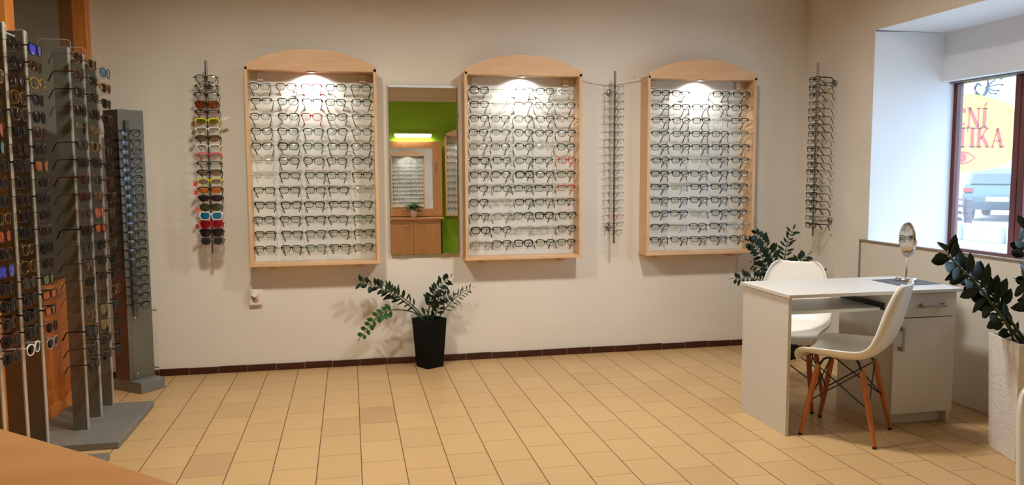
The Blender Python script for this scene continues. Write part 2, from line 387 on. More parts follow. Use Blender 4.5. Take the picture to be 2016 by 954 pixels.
def outline(sh, n=28):
    a, b, e, lift, drop, rt, rb = SH[sh]; pts = []
    for i in range(n):
        t = 2 * PI * i / n; c, s_ = math.cos(t), math.sin(t)
        x = a * math.copysign(abs(c) ** (2 / e), c); z = b * math.copysign(abs(s_) ** (2 / e), s_)
        z += lift * max(0, x / a) * max(0, z / b); x *= 1 + (.12 if rb < .0045 and e > 2.4 else .05) * z / b
        z -= drop * max(0, x / a) * max(0, -z / b)
        r = rb + (rt - rb) * max(0, min(1, .5 + .9 * z / b))
        pts.append((x, z, r))
    return pts
def ycurve(x): return 1.3 * x * x
def front_mesh(sh, mt):
    k = ('front', sh, mt.name)
    if k in cache: return cache[k]
    a, b, e, lift, drop, rt, rb = SH[sh]; mb = MB(); pts = outline(sh); n = len(pts)
    zc = -b * .55
    for sg in (1, -1):
        vs = []
        for i, (x, z, r) in enumerate(pts):
            x2, z2, _ = pts[(i + 1) % n]; x1, z1, _ = pts[i - 1]
            tx, tz = x2 - x1, z2 - z1; l = math.hypot(tx, tz); nx, nz = tz / l, -tx / l
            X = sg * (x + a + GAP); Xo = sg * (x + nx * r + a + GAP)
            for (px, pz) in ((X, z), (Xo, z + nz * r)):
                for dy in (-.0018, .0018): vs.append((px, ycurve(px) + dy, pz + zc))
        fs = []
        for i in range(n):
            A, B = i * 4, ((i + 1) % n) * 4
            fs += [(A, B, B + 2, A + 2), (A + 1, A + 3, B + 3, B + 1), (A, A + 1, B + 1, B), (A + 2, B + 2, B + 3, A + 3)]
        mb.add(vs, fs)
        xe = 2 * a + GAP; ze = zc + b * .62
        h = max(rt * .7, .0015)
        mb.box(min(sg * (xe - .004), sg * (xe + .008)), max(sg * (xe - .004), sg * (xe + .008)), ycurve(xe) - .002, ycurve(xe) + .003, ze - h, ze + h)
    hb = max(rt * .5, .0011)
    mb.tube([(-GAP - .003, 0, zc + b * .42), (-GAP * .4, -.001, zc + b * .58), (GAP * .4, -.001, zc + b * .58), (GAP + .003, 0, zc + b * .42)], hb, 6)
    cache[k] = mb.mesh('frame_front', mt); return cache[k]
def lens_mesh(sh, sg, mt, mark):
    k = ('lens', sh, sg, mt.name, mark)
    if k in cache: return cache[k]
    a, b = SH[sh][:2]; pts = outline(sh); n = len(pts); zc = -b * .55; mb = MB()
    vs = []
    for q, bu in ((.99, 0), (.6, -.0012), (.25, -.0018)):
        for x, z, r in pts:
            X = sg * (x * q + a + GAP); vs.append((X, ycurve(X) + bu, z * q + zc))
    X = sg * (a + GAP); vs.append((X, ycurve(X) - .002, zc))
    fs = [(r * n + i, r * n + (i + 1) % n, (r + 1) * n + (i + 1) % n, (r + 1) * n + i) for r in range(2) for i in range(n)]
    fs += [(2 * n + i, 2 * n + (i + 1) % n, 3 * n) for i in range(n)]
    mb.add(vs, fs, True)
    if mark:
        mb.cm = 1; mb.box(X - .007, X + .006, ycurve(X) - .0045, ycurve(X) - .0042, zc - b * .62, zc - b * .48)
    cache[k] = mb.mesh('lens', [mt, M['black']]); return cache[k]
def temple_mesh(sh, sg, mt, kind):
    k = ('temple', sh, sg, mt.name, kind)
    if k in cache: return cache[k]
    a, b, e, lift, drop, rt, rb = SH[sh]; xe = 2 * a + GAP + .006; ze = -b * .55 + b * .62; y0 = ycurve(xe)
    thin = rt < .003; r = .0011 if thin else (.0036 if kind == 'wide' else .0028)
    P = [(sg * xe, y0, ze), (sg * (xe), y0 + .05, ze), (sg * (xe - .004), y0 + .090, ze - .002), (sg * (xe - .008), y0 + .102, ze - .012), (sg * (xe - .020), y0 + .124, ze - .048)]
    mb = MB().tube(P, [r * 1.2, r, r * .95, max(r, .0017) * 1.1, max(r, .0019) * 1.2], 6, flat=.75)
    cache[k] = mb.mesh('temple', mt); return cache[k]
ORD = ['top', 'second', 'third', 'fourth', 'fifth', 'sixth', 'seventh', 'eighth', 'ninth', 'tenth', 'eleventh', 'twelfth', 'thirteenth',
       'fourteenth', 'fifteenth', 'sixteenth', 'seventeenth', 'eighteenth', 'nineteenth', 'twentieth']
def glasses(name, cat, sh, fr, ln, loc, rz, label, group, front=None, temple=None, ys=1, mark=False, tk='', tilt=0, roll=0):
    r = thing(name, label, cat, loc, rz, group, rot=(tilt, roll, rz))
    if ys != 1: r.scale = (1, ys, 1)
    fm = front or FC[fr]; tm = temple or FC[fr]
    link('frame_front', front_mesh(sh, fm), r)
    for sg in (-1, 1):
        link('lens', lens_mesh(sh, sg, LC[ln], mark and sg < 0), r)
        link('temple', temple_mesh(sh, sg, tm, tk), r)
    return r

# ------------------------------------------------------------------ wall display cases
def knob(parent, x, y, z): MB().lathe([(.001, -.006), (.006, -.006), (.0065, 0), (.005, .006), (.001, .007)], 10, Mx=T(x, y, z, ry=PI / 2)).build('knob', M['chrome'], parent)
def display_case(x0, wd, z0, z1, rows, label, depth=.148, y_wall=0.0, rz=0, group='arched beech display cases'):
    """front lower left corner at (x0, -depth, z0) when rz == 0"""
    t = thing('display_case', label, 'display case', (x0 + wd / 2 if rz == 0 else x0, y_wall, z0), rz, group)
    t_ = .021; h = z1 - z0; w2 = wd / 2; D = depth
    for s in (-1, 1):
        MB().box(s * w2 - (t_ if s > 0 else 0), s * w2 + (t_ if s < 0 else 0), -D, -.001, .021, h).build('side_panel', M['beech'], t, bevel=.0015)
    MB().box(-w2 - .004, w2 + .004, -D - .004, -.001, 0, .021).build('bottom_panel', M['beechx'], t, bevel=.0015)
    MB().box(-w2 + t_, w2 - t_, -D + .02, -.001, h - .018, h).build('top_panel', M['beechx'], t)
    # arched pediment board
    top = h + .014; poly = [(-w2 + .004, h - .019), (w2, h - .019), (w2, top)]
    for i in range(1, 24):
        u = 1 - i / 12; poly.append((w2 * u, top + .108 * (1 - abs(u) ** 2.1)))
    poly.append((-w2 + .004, top))
    MB().prism(poly, -D, -D + .019).build('arched_pediment', M['beechx'], t, bevel=.0012)
    MB().box(-w2 + t_, w2 - t_, -.012, -.001, .021, h - .018).build('backing_board', M['caseback'], t)
    for s in (-1, 1):
        MB().box(s * (w2 - .09) - .02, s * (w2 - .09) + .02, -.035, -.012, h - .075, h - .03).box(s * (w2 - .09) - .021, s * (w2 - .09) + .021, -.037, -.012, h - .03, h - .024).build('hanging_bracket', M['whitepvc'], t, bevel=.001)
        MB().box(s * (w2 - .13) - .02, s * (w2 - .13) + .02, -.055, -.004, -.03, -.0).build('wall_cleat', M['beechx'], t, bevel=.001)
    for z in rows:
        r = MB().tube([(-w2 + t_, -D + .025, z - z0), (w2 - t_, -D + .025, z - z0)], .0017, 6).build('rail', M['rail'], t)
        knob(r, -w2 + t_ + .006, -D + .025, z - z0 - .0); knob(r, w2 - t_ - .006, -D + .025, z - z0 - .0)
    # recessed spotlight
    sp = MB().lathe([(.020, -.001), (.034, -.001), (.036, -.004), (.033, -.008), (.024, -.008), (.022, -.003)], 24, c=(0, -.088, h - .018)).build('spotlight_ring', M['chrome'], t)
    MB().lathe([(.001, -.002), (.021, -.002), (.020, -.004), (.001, -.005)], 20, c=(0, -.088, h - .018)).build('spotlight_lens', emit('spot_led', (1, .97, .94), 14), sp)
    l = bpy.data.lights.new('case_spot', 'SPOT'); l.energy = 9.5; l.color = (1, .96, .90); l.spot_size = math.radians(150); l.spot_blend = .7; l.shadow_soft_size = .009
    lo = bpy.data.objects.new('case_spot', l); COL.objects.link(lo); lo.parent = t; lo.location = (0, -.088, h - .034)
    lo.rotation_euler = (math.radians(18), 0, 0)
    return t
D = .148
Z0, Z1 = .741, 2.047
CASES = [(-.681, .848, Z0 - .004, 'left display case'), (.761, .844, Z0, 'middle display case'), (2.10, .86, Z0, 'right display case')]
ROWZ = [1.929 - .0973 * i for i in range(12)]
CASELBL = ['arched beech display case left of the wall mirror, above the power socket', 'arched beech display case just right of the wall mirror', 'arched beech display case nearest the window, cable hanging below its corner']
ODD = {
    0: {(0, 1): ('soft', 'brown'), (0, 2): ('half', 'pink', ), (2, 2): ('cat', 'red'), (1, 0): ('half', 'black'), (1, 2): ('half', 'black'), (2, 4): ('half', 'black'), (4, 2): ('soft', 'green'), (4, 1): ('bold', 'black'),
        (5, 0): ('thin', 'clear'), (6, 0): ('thin', 'clear'), (7, 4): ('thin', 'clear'), (9, 4): ('soft', 'green'), (11, 2): ('soft', 'green')},
    1: {(0, 1): ('thin', 'clear'), (0, 4): ('soft', 'clear'), (1, 1): ('thin', 'clear'), (1, 2): ('half', 'brown'), (1, 3): ('soft', 'grey'), (2, 4): ('half', 'brown'), (3, 1): ('half', 'black'), (4, 0): ('soft', 'brown'), (4, 3): ('thin', 'clear'),
        (5, 4): ('soft', 'red'), (7, 4): ('half', 'red'), (8, 1): ('soft', 'clear'), (9, 1): ('soft', 'grey'), (10, 2): ('thin', 'grey'), (10, 3): ('thin', 'clear'), (11, 0): ('thin', 'brown')},
    2: {(0, 2): ('thin', 'clear'), (2, 3): ('thin', 'clear'), (3, 0): ('half', 'black'), (3, 4): ('half', 'grey'), (5, 2): ('thin', 'clear'), (7, 1): ('thin', 'clear'), (9, 2): ('thin', 'clear'), (10, 1): ('thin', 'clear'), (10, 4): ('half', 'clear')}}
CN = {'black': 'black-framed', 'brown': 'brown-framed', 'red': 'red-framed', 'pink': 'pink-rimmed', 'green': 'dark green-framed', 'clear': 'clear-framed', 'grey': 'grey-framed'}
CCOL = ['leftmost', 'second from left', 'in the centre', 'second from right', 'rightmost']
XOFF = {0: [.098, .266, .425, .578, .742], 1: [.104, .262, .425, .575, .738], 2: [.110, .266, .420, .585, .742]}
for ci, (cx, cw, cz, cname) in enumerate(CASES):
    display_case(cx, cw, cz, Z1, ROWZ, CASELBL[ci])
    pool = [['cat', 'soft', 'cat', 'soft', 'cat'], ['bold', 'cat', 'soft', 'soft', 'cat'], ['rect', 'rect', 'soft', 'rect', 'rect']][ci]
    for r in range(12):
        for c in range(5):
            sh = pool[(r * 3 + c) % 5] if not (ci == 0 and r > 5) else ('rect' if (r + c) % 3 else 'soft')
            co = 'black'
            if (r, c) in ODD[ci]: sh, co = ODD[ci][(r, c)]
            rn = 'bottom row' if r == 11 else ('top row' if r == 0 else ORD[r] + ' row down')
            jx = random.uniform(-.007, .007)
            glasses('eyeglasses', 'eyeglasses', sh, co, 'clear', (cx + XOFF[ci][c] + jx, -D + .019, ROWZ[r] + .0035 + .55 * 0), random.uniform(-.07, .07) + (-.05 if ci == 2 else 0),
                    f"{CN[co]} glasses in the {cname}, {rn}, {CCOL[c]}", f'eyeglasses in the {cname}', mark=(random.random() < .8), roll=random.uniform(-.02, .02), tilt=random.uniform(-.20, -.12))
# small red sticker tag on one pair
tag(MB().box(-.008, .008, -.001, .001, -.004, .004).build('sticker_tag', FC['red']), 'small red sticker tag hanging on glasses in top row of left display case', 'tag').location = (-.681 + .266 + .045, -D + .012, 1.888)

# ------------------------------------------------------------------ wall pole racks
def pole_rack(x, y, z0, z1, zs, label, wall='y', side=.085, left=None):
    t = thing('pole_rack', label, 'rack', (x, y, z0))
    if wall == 'x': t.rotation_euler = (0, 0, -PI / 2)      # local +y points to the wall
    MB().tube([(0, 0, 0), (0, 0, z1 - z0)], .0085, 14).build('pole', M['steel'], t)
    for z in (z0 + .11, z1 - .14):
        a = MB().tube([(0, 0, z - z0), (0, .125, z - z0)], .005, 8).build('wall_arm', M['steel'], t)
        MB().lathe([(.004, 0), (.022, .001), (.024, .008), (.02, .014), (.004, .015)], 18, Mx=T(0, .124, z - z0, rx=PI / 2) @ T(0, 0, -.015)).build('wall_plate', M['steel'], a)
    for z in zs:
        MB().tube([(-(left or side), -.016, z - z0), (side, -.016, z - z0)], .0014, 6).box(-.004, .004, -.018, .0, z - z0 - .004, z - z0 + .004).build('peg_rail', M['rail'], t)
    return t
def lerp(a, b, n): return [a + (b - a) * i / (n - 1) for i in range(n)]
ZA = lerp(1.968, .925, 20)
pole_rack(-.912, -.14, .835, 2.078, ZA, 'steel wall pole hung with sports and safety glasses, left of the left display case')
PA = [('oval', 'black', 'clear', ''), ('oval', 'black', 'clear', ''), ('sport', 'black', 'clear', ''), ('way', 'tortoise', 'amberbrown', 'brown'), ('sport', 'black', 'pinkish', ''), ('sport', 'yellow', 'olive', ''), ('sport', 'white', 'clear', ''),
      ('sport', 'black', 'brownlight', ''), ('sport', 'white', 'clear', ''), ('sport', 'pink', 'clear', ''), ('sport', 'black', 'clear', ''), ('sport', 'black', 'brownlight', ''), ('sport', 'yellow', 'pinkish', ''), ('sport', 'black', 'orange', ''),
      ('sport', 'black', 'purple', ''), ('oval', 'black', 'greenmirror', ''), ('way', 'white', 'bluemirror', ''), ('way', 'red', 'red', ''), ('way', 'black', 'purple', ''), ('way', 'grey', 'greygreen', '')]
for i, (sh, fr, ln, _) in enumerate(PA):
    lens = {'clear': 'clear', 'amberbrown': 'amber-brown', 'pinkish': 'pinkish', 'olive': 'olive', 'brownlight': 'light brown', 'orange': 'orange', 'purple': 'dark purple', 'greenmirror': 'green mirrored', 'bluemirror': 'blue mirrored', 'red': 'red', 'greygreen': 'dark grey'}[ln]
    glasses('sports_glasses', 'glasses', sh, fr, ln, (-.912, -.166, ZA[i] + .004), .03, f"{fr} sports glasses with {lens} lenses, {ORD[i] if i else 'topmost'} on the left wall pole", 'glasses on the left wall pole', tilt=-.05)
TAGS = [(5, 'brown paper', (120, 62, 40)), (6, 'brown paper', (110, 80, 60)), (12, 'red', (210, 44, 30)), (13, 'red', (215, 50, 34)), (15, 'red and white', (220, 90, 76)), (17, 'dark red', (150, 40, 34))]
for i, nm, c in TAGS:
    o = MB().box(-.011, .011, -.001, .001, -.017, .012).tube([(0, 0, .012), (.006, .004, .03)], .0006, 4).build('price_tag', mat(nm.replace(' ', '_') + '_tag', c, .6, noise=.2, nscale=90))
    o.location = (-.912 - .088, -.155, ZA[i] - .018); o.rotation_euler = (.1, .3, .5)
    tag(o, f'{nm} price tag dangling left of the {ORD[i]} glasses on the left wall pole', 'price tag', 'price tags on the left wall pole')
o = MB().box(-.02, .02, -.001, .001, -.009, .009).tube([(-.01, 0, .009), (-.03, .004, .05)], .0006, 4).build('price_tag', M['whitepvc']); o.location = (-.912 + .105, -.12, ZA[4] - .035); o.rotation_euler = (0, -.4, 0)
tag(o, 'white price tag dangling right of the fifth glasses on the left wall pole', 'price tag', 'price tags on the left wall pole')

ZB = lerp(1.964, .930, 20)
pole_rack(1.851, -.14, .838, 2.073, ZB, 'slim steel wall pole with rimless glasses between the middle and right display cases', side=.05, left=.10)
for i in range(20):
    sh = 'round' if i in (5, 6, 9, 12, 13, 19, 16) else 'thin'
    fm = FC['red'] if i == 17 else (FC['black'] if i == 19 else FC['wire'])
    nm = 'red wire' if i == 17 else ('black wire' if i == 19 else 'thin wire')
    g = glasses('eyeglasses', 'eyeglasses', sh, 'wire', 'clear', (1.855, -.166, ZB[i] + .003), .02, f"{nm} {'round' if sh == 'round' else 'rimless'} glasses, {ORD[i] if i else 'topmost'} on the wall pole between two cases", 'wire glasses on the middle wall pole', front=fm, temple=FC['black'] if i % 4 == 3 else fm, mark=True)
    g.scale = (.92, 1, .95)
ZC = lerp(2.017, .966, 20)
pole_rack(3.30, -.39, .882, 2.131, ZC, 'steel wall pole of black glasses in the corner beside the window niche', wall='x', side=.05)
for i in range(20):
    sh = ('rect', 'soft', 'rect', 'thin', 'rect')[i % 5]
    co = 'brown' if i in (4,) else 'black'
    glasses('eyeglasses', 'eyeglasses', sh, co, 'clear', (3.274, -.39, ZC[i] + .003), -PI / 2 + random.uniform(-.05, .05), f"{co} glasses seen side-on, {ORD[i] if i else 'topmost'} on the corner wall pole by the window", 'glasses on the corner wall pole',
            tk='wide' if i in (17, 18, 19, 0) else '')

# ------------------------------------------------------------------ floor-standing sunglasses racks on the left
def acrylic_fin(z_list, dz, h):
    xr, xin = .085, .052
    poly = [(-.092, -.55 + 1.13 * 0 + z_list[-1] - .06)]
    z = z_list[-1] - .06
    poly = [(-.092, z)] ; poly.append((xin, z))
    for q in reversed(z_list):
        poly += [(xin, q - dz * .42), (xr, q - dz * .42), (xr, q + .006), (xin + .012, q + .006), (xin + .012, q + dz * .30), (xin, q + dz * .30)]
    top = z_list[0] + .085
    poly += [(xin, top - .012), (xin - .012, top), (-.08, top), (-.092, top - .012)]
    return poly
def rack(name, ys, base_y0, base_y1, Zs, label, colname, spec_sets, X=-1.418):
    t = thing(name, label, 'rack', (X, (base_y0 + base_y1) / 2, 0), 0, 'sunglasses racks with three posts')
    yc = (base_y0 + base_y1) / 2
    MB().box(-.21, -1.173 - X, base_y0 - yc, base_y1 - yc, .0, .036).build('base', M['greybase'], t, bevel=.004)
    for k, y in enumerate(ys):
        Y = y - yc
        p = MB().box(-.033, .033, -.012, .012, .036, 1.98).build('post', M['greymetal'], t, bevel=.002)
        MB().box(.0332, .0382, -.0135, .0135, .036, 1.982).build('edge_strip', M['greyedge'], p)
        f = MB(); f.prism(acrylic_fin(Zs[k], Zs[k][0] - Zs[k][1], 0), -.0175, -.0145); f.build('acrylic_fin', M['acryl'], p).location = (0, Y * 0, 0)
        for z in Zs[k]:
            pass
        e = MB(); P_ = acrylic_fin(Zs[k], Zs[k][0] - Zs[k][1], 0)
        e.tube([(a, -.016, b_) for a, b_ in P_[1:]] , .0011, 4); e.build('fin_edge', M['acryledge'], p)
        p.location = (0, Y, 0)
        d = MB()
        for z in Zs[k]:
            d.lathe([(.001, -.003), (.0026, -.003), (.0026, .003), (.001, .003)], 6, Mx=T(-.082, -.016, z - .01, rx=PI / 2)); d.lathe([(.001, -.003), (.0026, -.003), (.0026, .003), (.001, .003)], 6, Mx=T(-.058, -.016, z - .018, rx=PI / 2))
        d.build('pin_row', M['chrome'], p, kind='stuff')
        for q, sp in enumerate(spec_sets[k]):
            if sp is None: continue
            sh, fr, ln = sp
            front = fr
            hue = {'black': 'black', 'gold': 'gold-framed', 'tortoise': 'tortoiseshell', 'maroon': 'dark red-framed', 'white': 'white-framed', 'grey': 'grey', 'clear': 'clear-framed', 'brown': 'brown'}[fr]
            lh = {'smoke': 'dark', 'brown': 'brown', 'amber': 'amber', 'orange': 'orange', 'blue': 'blue', 'bluemirror': 'blue', 'greygreen': 'grey', 'green': 'pale green', 'red': 'red', 'redorange': 'orange-red', 'cyan': 'cyan', 'olive': 'olive', 'purple': 'dark purple', 'greenmirror': 'green', 'brownlight': 'light brown'}[ln]
            glasses('sunglasses', 'sunglasses', sh, fr, ln, (X + .088, y - .016, Zs[k][q] + .008), PI / 2 + random.uniform(-.10, .06) + (-.0), f"{hue} {lh}-lensed sunglasses, {ORD[q] if q else 'topmost'} on the {colname[k]}", f'sunglasses on the {colname[k]}', tk='wide' if (q % 3 == 1) else '', roll=0)
    # top braces between the posts
    for k in range(len(ys) - 1):
        MB().tube([(-.0, ys[k] - yc, 1.955), (-.0, ys[k + 1] - yc, 1.955)], .005, 6).build('brace', M['greyedge'], t)
    return t
rnd = random.Random(3)
def sset(n, special, skip=()):
    out = []
    for i in range(n):
        if i in skip: out.append(None); continue
        if i in special: out.append(special[i]); continue
        out.append((rnd.choice(['way', 'avi', 'oval', 'way', 'round']), rnd.choice(['black', 'tortoise', 'black', 'black', 'tortoise', 'black', 'gold', 'black', 'black']), rnd.choice(['smoke', 'brown', 'smoke', 'smoke', 'greygreen'])))
    return out
def zl(y0, y1, n, depthy, px):   # evenly spaced heights
    return lerp(y0, y1, n)
B1 = lerp(1.935, .382, 19); B2 = lerp(1.93, .385, 19); B3 = lerp(1.915, .37, 19)
rack('sunglasses_rack', [-1.203, -.983, -.766], -1.446, -.73, [B1, B2, B3],
     'three-post grey sunglasses rack standing on the pointed grey base, far one', ['front post of the far rack', 'middle post of the far rack', 'rear post of the far rack'],
     [sset(19, {0: ('round', 'maroon', 'brown'), 1: ('oval', 'tortoise', 'brown'), 2: ('way', 'black', 'smoke'), 7: ('way', 'maroon', 'brown'), 8: ('way', 'maroon', 'brown'), 9: ('round', 'maroon', 'purple'), 12: ('way', 'tortoise', 'purple')}, (4,)),
      sset(19, {4: ('round', 'gold', 'brownlight'), 9: ('avi', 'gold', 'redorange'), 10: ('oval', 'maroon', 'orange'), 15: ('avi', 'gold', 'olive'), 16: ('oval', 'gold', 'olive')}),
      sset(19, {0: ('avi', 'tortoise', 'bluemirror'), 7: ('way', 'maroon', 'brown')})])
C3 = lerp(1.90, .60, 19); C2 = lerp(1.89, .62, 19); C1 = lerp(1.88, .63, 19)
rack('sunglasses_rack', [-2.10, -1.882, -1.667], -2.36, -1.594, [C1, C2, C3],
     'three-post grey sunglasses rack at the left edge, nearest the wooden counter', ['front post of the near rack', 'middle post of the near rack', 'rear post of the near rack'],
     [sset(19, {5: ('way', 'maroon', 'redorange'), 6: ('way', 'black', 'cyan'), 10: ('round', 'gold', 'brown'), 11: ('round', 'maroon', 'orange'), 13: ('way', 'black', 'blue'), 17: ('way', 'maroon', 'smoke')}),
      sset(19, {3: ('avi', 'gold', 'brown'), 12: ('round', 'gold', 'smoke'), 13: ('avi', 'gold', 'brown'), 18: ('oval', 'white', 'smoke')}),
      sset(19, {0: ('way', 'black', 'blue'), 1: ('way', 'tortoise', 'brown'), 5: ('way', 'tortoise', 'brown'), 7: ('way', 'black', 'amber'), 14: ('oval', 'black', 'green'), 15: ('rect', 'black', 'amber'), 16: ('rect', 'black', 'amber'), 18: ('oval', 'clear', 'smoke')})], X=-1.446)

# board stand in the far left corner
th = math.atan2(.135, .110)
st = thing('board_display_stand', 'tall grey board stand with black glasses beside the back left corner', 'display stand', (-1.257, -.375, 0), th)
# local x along the board, local y to the back (towards the corner)
MB().box(-.087, .087, 0, .26, 0, .07).build('base', M['greybase'], st, bevel=.003)
LEAN = Matrix(((1, 0, 0, 0), (0, 1, .0125, -.0009), (0, 0, 1, 0), (0, 0, 0, 1)))
MB().box(-.087, .087, .105, .235, .07, 1.745).build('column', mat('brown_grey_column', (112, 94, 76), .45, .3, noise=.08), st, bevel=.002)
MB().box(-.088, .088, .098, .105, .07, 1.747).build('face_panel', M['greymetal'], st, bevel=.001)
MB().box(-.072, .105, .078, .083, .09, .52).build('glass_sheet', M['glass'], st)
for x, z in ((-.06, .12), (.095, .12), (-.06, .47), (.095, .49)):
    MB().tube([(x, .105, z), (x, .062, z)], .0055, 10).build('standoff', M['chrome'], st)
MB().box(-.050, -.026, .080, .094, .46, 1.68).build('peg_strip', mat('dark_grey_strip', (84, 82, 74), .4, .4, noise=.1), st)
ZS = lerp(1.612, .555, 20)
m = T(-1.257, -.375, 0, rz=th)
for z in ZS:
    MB().tube([(-.038, .085, z - .001), (-.038, .045, z - .001)], .0015, 6).build('peg', M['rail'], st)
for i, z in enumerate(ZS):
    pos = m @ Vector((-.046 + .0006 * i, .040, z))
    glasses('eyeglasses', 'eyeglasses', ('rect', 'soft', 'rect', 'soft')[i % 4], 'black', 'clear', pos, th, f"black glasses, {ORD[i] if i else 'topmost'} on the grey board stand in the corner", 'glasses on the grey board stand', ys=.5)

# ------------------------------------------------------------------ wall mirror and back of the room seen in it
mr = thing('wall_mirror', 'tall frameless rectangular mirror between the left and middle display cases', 'mirror', (.486, -.032, .785), rot=(math.radians(-.5), 0, 0))
MB().box(-.236, .236, 0, .004, 0, 1.160).build('mirror_glass', M['mirror'], mr)
MB().box(-.238, .238, .004, .012, -.003, 1.176).build('backing', M['steel'], mr)
MB().prism([(0, 1.160), (.004, 1.160), (.004, 1.176), (.0030, 1.176)], -.236, .236, 'X').build('bevelled_top_edge', mat('pale_bevel_reflection', (226, 240, 250), .25, .2, noise=.01), mr)  # pale blue-white colour stands in for the bright reflection along the bevel
for x, z in ((-.15, -.004), (.15, -.004)): MB().box(x - .02, x + .02, -.004, .012, z - .004, z + .006).build('clip', M['chrome'], mr, bevel=.001)
for x in (-.237, .237): MB().box(x - .003, x + .003, -.003, .012, .97, .99).build('clip', M['chrome'], mr, bevel=.001)

cb = thing('sideboard', 'low wooden two-door sideboard against the green wall, seen in the wall mirror', 'sideboard', (.75, YB + .0, 0))
MB().box(-.65, .645, .005, .36, .06, .735).box(-.63, .62, .02, .33, 0, .06).build('body', M['cabinet'], cb, bevel=.002)
MB().box(-.67, .69, .005, .40, .735, .768).build('worktop', M['cabinet'], cb, bevel=.004)
MB().box(.645, .665, .02, .375, .06, .735).build('side_edge', M['blackmatte'], cb)
def scallop(x0, x1):
    p = [(x0, .075), (x1, .075)]
    for i in range(13):
        u = i / 12; p.append((x1 + (x0 - x1) * u, .715 - .05 * math.sin(PI * u) ** 1 * 1.0 if False else .66 + .05 * abs(2 * u - 1) ** 1.5))
    return p
for x0, x1, hx in ((-.63, -.213, -.3), (-.208, .203, .1), (.208, .64, .34)):
    d = MB().prism(scallop(x0, x1), .36, .378).build('door', M['cabinet'], cb, bevel=.002)
    MB().tube([(hx - .05, .38, .64), (hx - .03, .40, .625), (hx, .402, .632), (hx + .03, .40, .625), (hx + .05, .38, .64)], .006, 8).build('handle', mat('old_brass', (190, 140, 70), .3, .9, noise=.1), d)
fm = thing('framed_mirror', 'wide wood-framed mirror above the sideboard, seen in the wall mirror', 'mirror', (.72, YB + .02, .78))
f = MB(); f.box(-.75, .74, 0, .03, 1.10, 1.21).box(-.75, .74, 0, .03, 0, .12).box(-.75, -.60, 0, .03, .12, 1.10).box(.59, .74, 0, .03, .12, 1.10)
f.build('frame', M['cabinet'], fm, bevel=.003)
MB().box(-.60, .59, .004, .010, .12, 1.10).build('mirror_glass', M['mirror'], fm)
fm.rotation_euler = (0, 0, math.radians(1.0)); fm.location.y = YB + .032
MB().box(.64, .67, .03, .036, .74, .88).tube([(.655, .036, .78), (.655, .06, .78)], .006, 8).build('lock_plate', M['steel'], fm)
wl = thing('wall_light', 'slim horizontal tube light above the framed mirror, seen in the wall mirror', 'light', (1.0, YB, 2.085))
MB().box(-.31, .31, .0, .05, .0, .035).build('housing', M['whitepvc'], wl, bevel=.006)
MB().tube([(-.29, .06, -.005), (.29, .06, -.005)], .014, 12).build('tube', emit('warm_tube', (1, .93, .78), 9), wl)
area('wall_light_source', (1.0, YB + .075, 2.055), (.56, .03), 5, (1, .9, .72), rot=(0, 0, 0))
pp = thing('potted_plant', 'small leafy plant in a white pot on the sideboard, seen in the wall mirror', 'plant', (.975, YB + .25, .768))
MB().lathe([(.04, 0), (.05, .005), (.066, .10), (.068, .112), (.062, .112), (.058, .10)], 20).build('pot', M['shell'], pp)
lf = MB()
for i in range(70):
    a = rnd.uniform(0, 2 * PI); r = rnd.uniform(.02, .15); z = .12 + rnd.uniform(0, .13) - r * .25
    c, s_ = math.cos(a), math.sin(a); w_ = .02
    lf.add([(c * r * .3, s_ * r * .3, z - .02), (c * r - s_ * w_, s_ * r + c * w_, z + .01), (c * (r + .05), s_ * (r + .05), z - .01), (c * r + s_ * w_, s_ * r - c * w_, z + .01)], [(0, 1, 2, 3)])
lf.build('leaves', M['leaf2'], pp)
# display case on the green wall
bc = display_case(1.94, .86, .78, 2.09, lerp(1.95, .90, 11), 'arched beech display case on the green wall, seen at the mirror edge', y_wall=YB, rz=PI, group='display case on the green wall')
for r, z in enumerate(lerp(1.95, .90, 11)):
    for c in range(5):
        glasses('eyeglasses', 'eyeglasses', 'rect' if (r + c) % 2 else 'soft', 'black', 'clear', (1.94 - .33 + .16 * c, YB + .129, z + .004), PI, f"black glasses in the case on the green wall, {ORD[r]} row, {['first', 'second', 'third', 'fourth', 'fifth'][c]} along", 'eyeglasses in the case on the green wall')

# ------------------------------------------------------------------ socket, plugs and cables
so_ = thing('power_socket', 'white wall power socket with an angled plug below the left display case', 'socket', (-.669, -.001, .462))
MB().box(-.041, .041, -.028, 0, 0, .108).build('cover', M['whitepvc'], so_, bevel=.004)
MB().lathe([(.002, .0), (.021, .0), (.021, .002), (.002, .002)], 20, Mx=T(.001, -.0285, .040, rx=PI / 2)).build('insert', mat('socket_insert', (206, 180, 166), .5, noise=.02), so_)
for x, z in ((-.0085, .037), (.0095, .037), (0, .049)): MB().lathe([(.0005, 0), (.0028, 0), (.0028, .003), (.0005, .003)], 10, Mx=T(x, -.0312, z, rx=PI / 2)).build('pin_hole', M['base'], so_)
MB().box(-.018, .018, -.05, -.028, -.018, .018, Mx=T(-.004, 0, .077, ry=math.radians(38))).build('plug', M['shell'], so_, bevel=.003)
def cable(pts, label, r=.0035, m=None, sub=6):
    P = [Vector(p) for p in pts]; out = []
    for i in range(len(P) - 1):
        p0, p1, p2, p3 = P[max(i - 1, 0)], P[i], P[i + 1], P[min(i + 2, len(P) - 1)]
        for k in range(sub):
            t = k / sub; out.append(.5 * ((2 * p1) + (-p0 + p2) * t + (2 * p0 - 5 * p1 + 4 * p2 - p3) * t * t + (-p0 + 3 * p1 - 3 * p2 + p3) * t ** 3))
    out.append(P[-1])
    return tag(MB().tube(out, r, 6).build('cable', m or M['whitepvc']), label, 'cable')
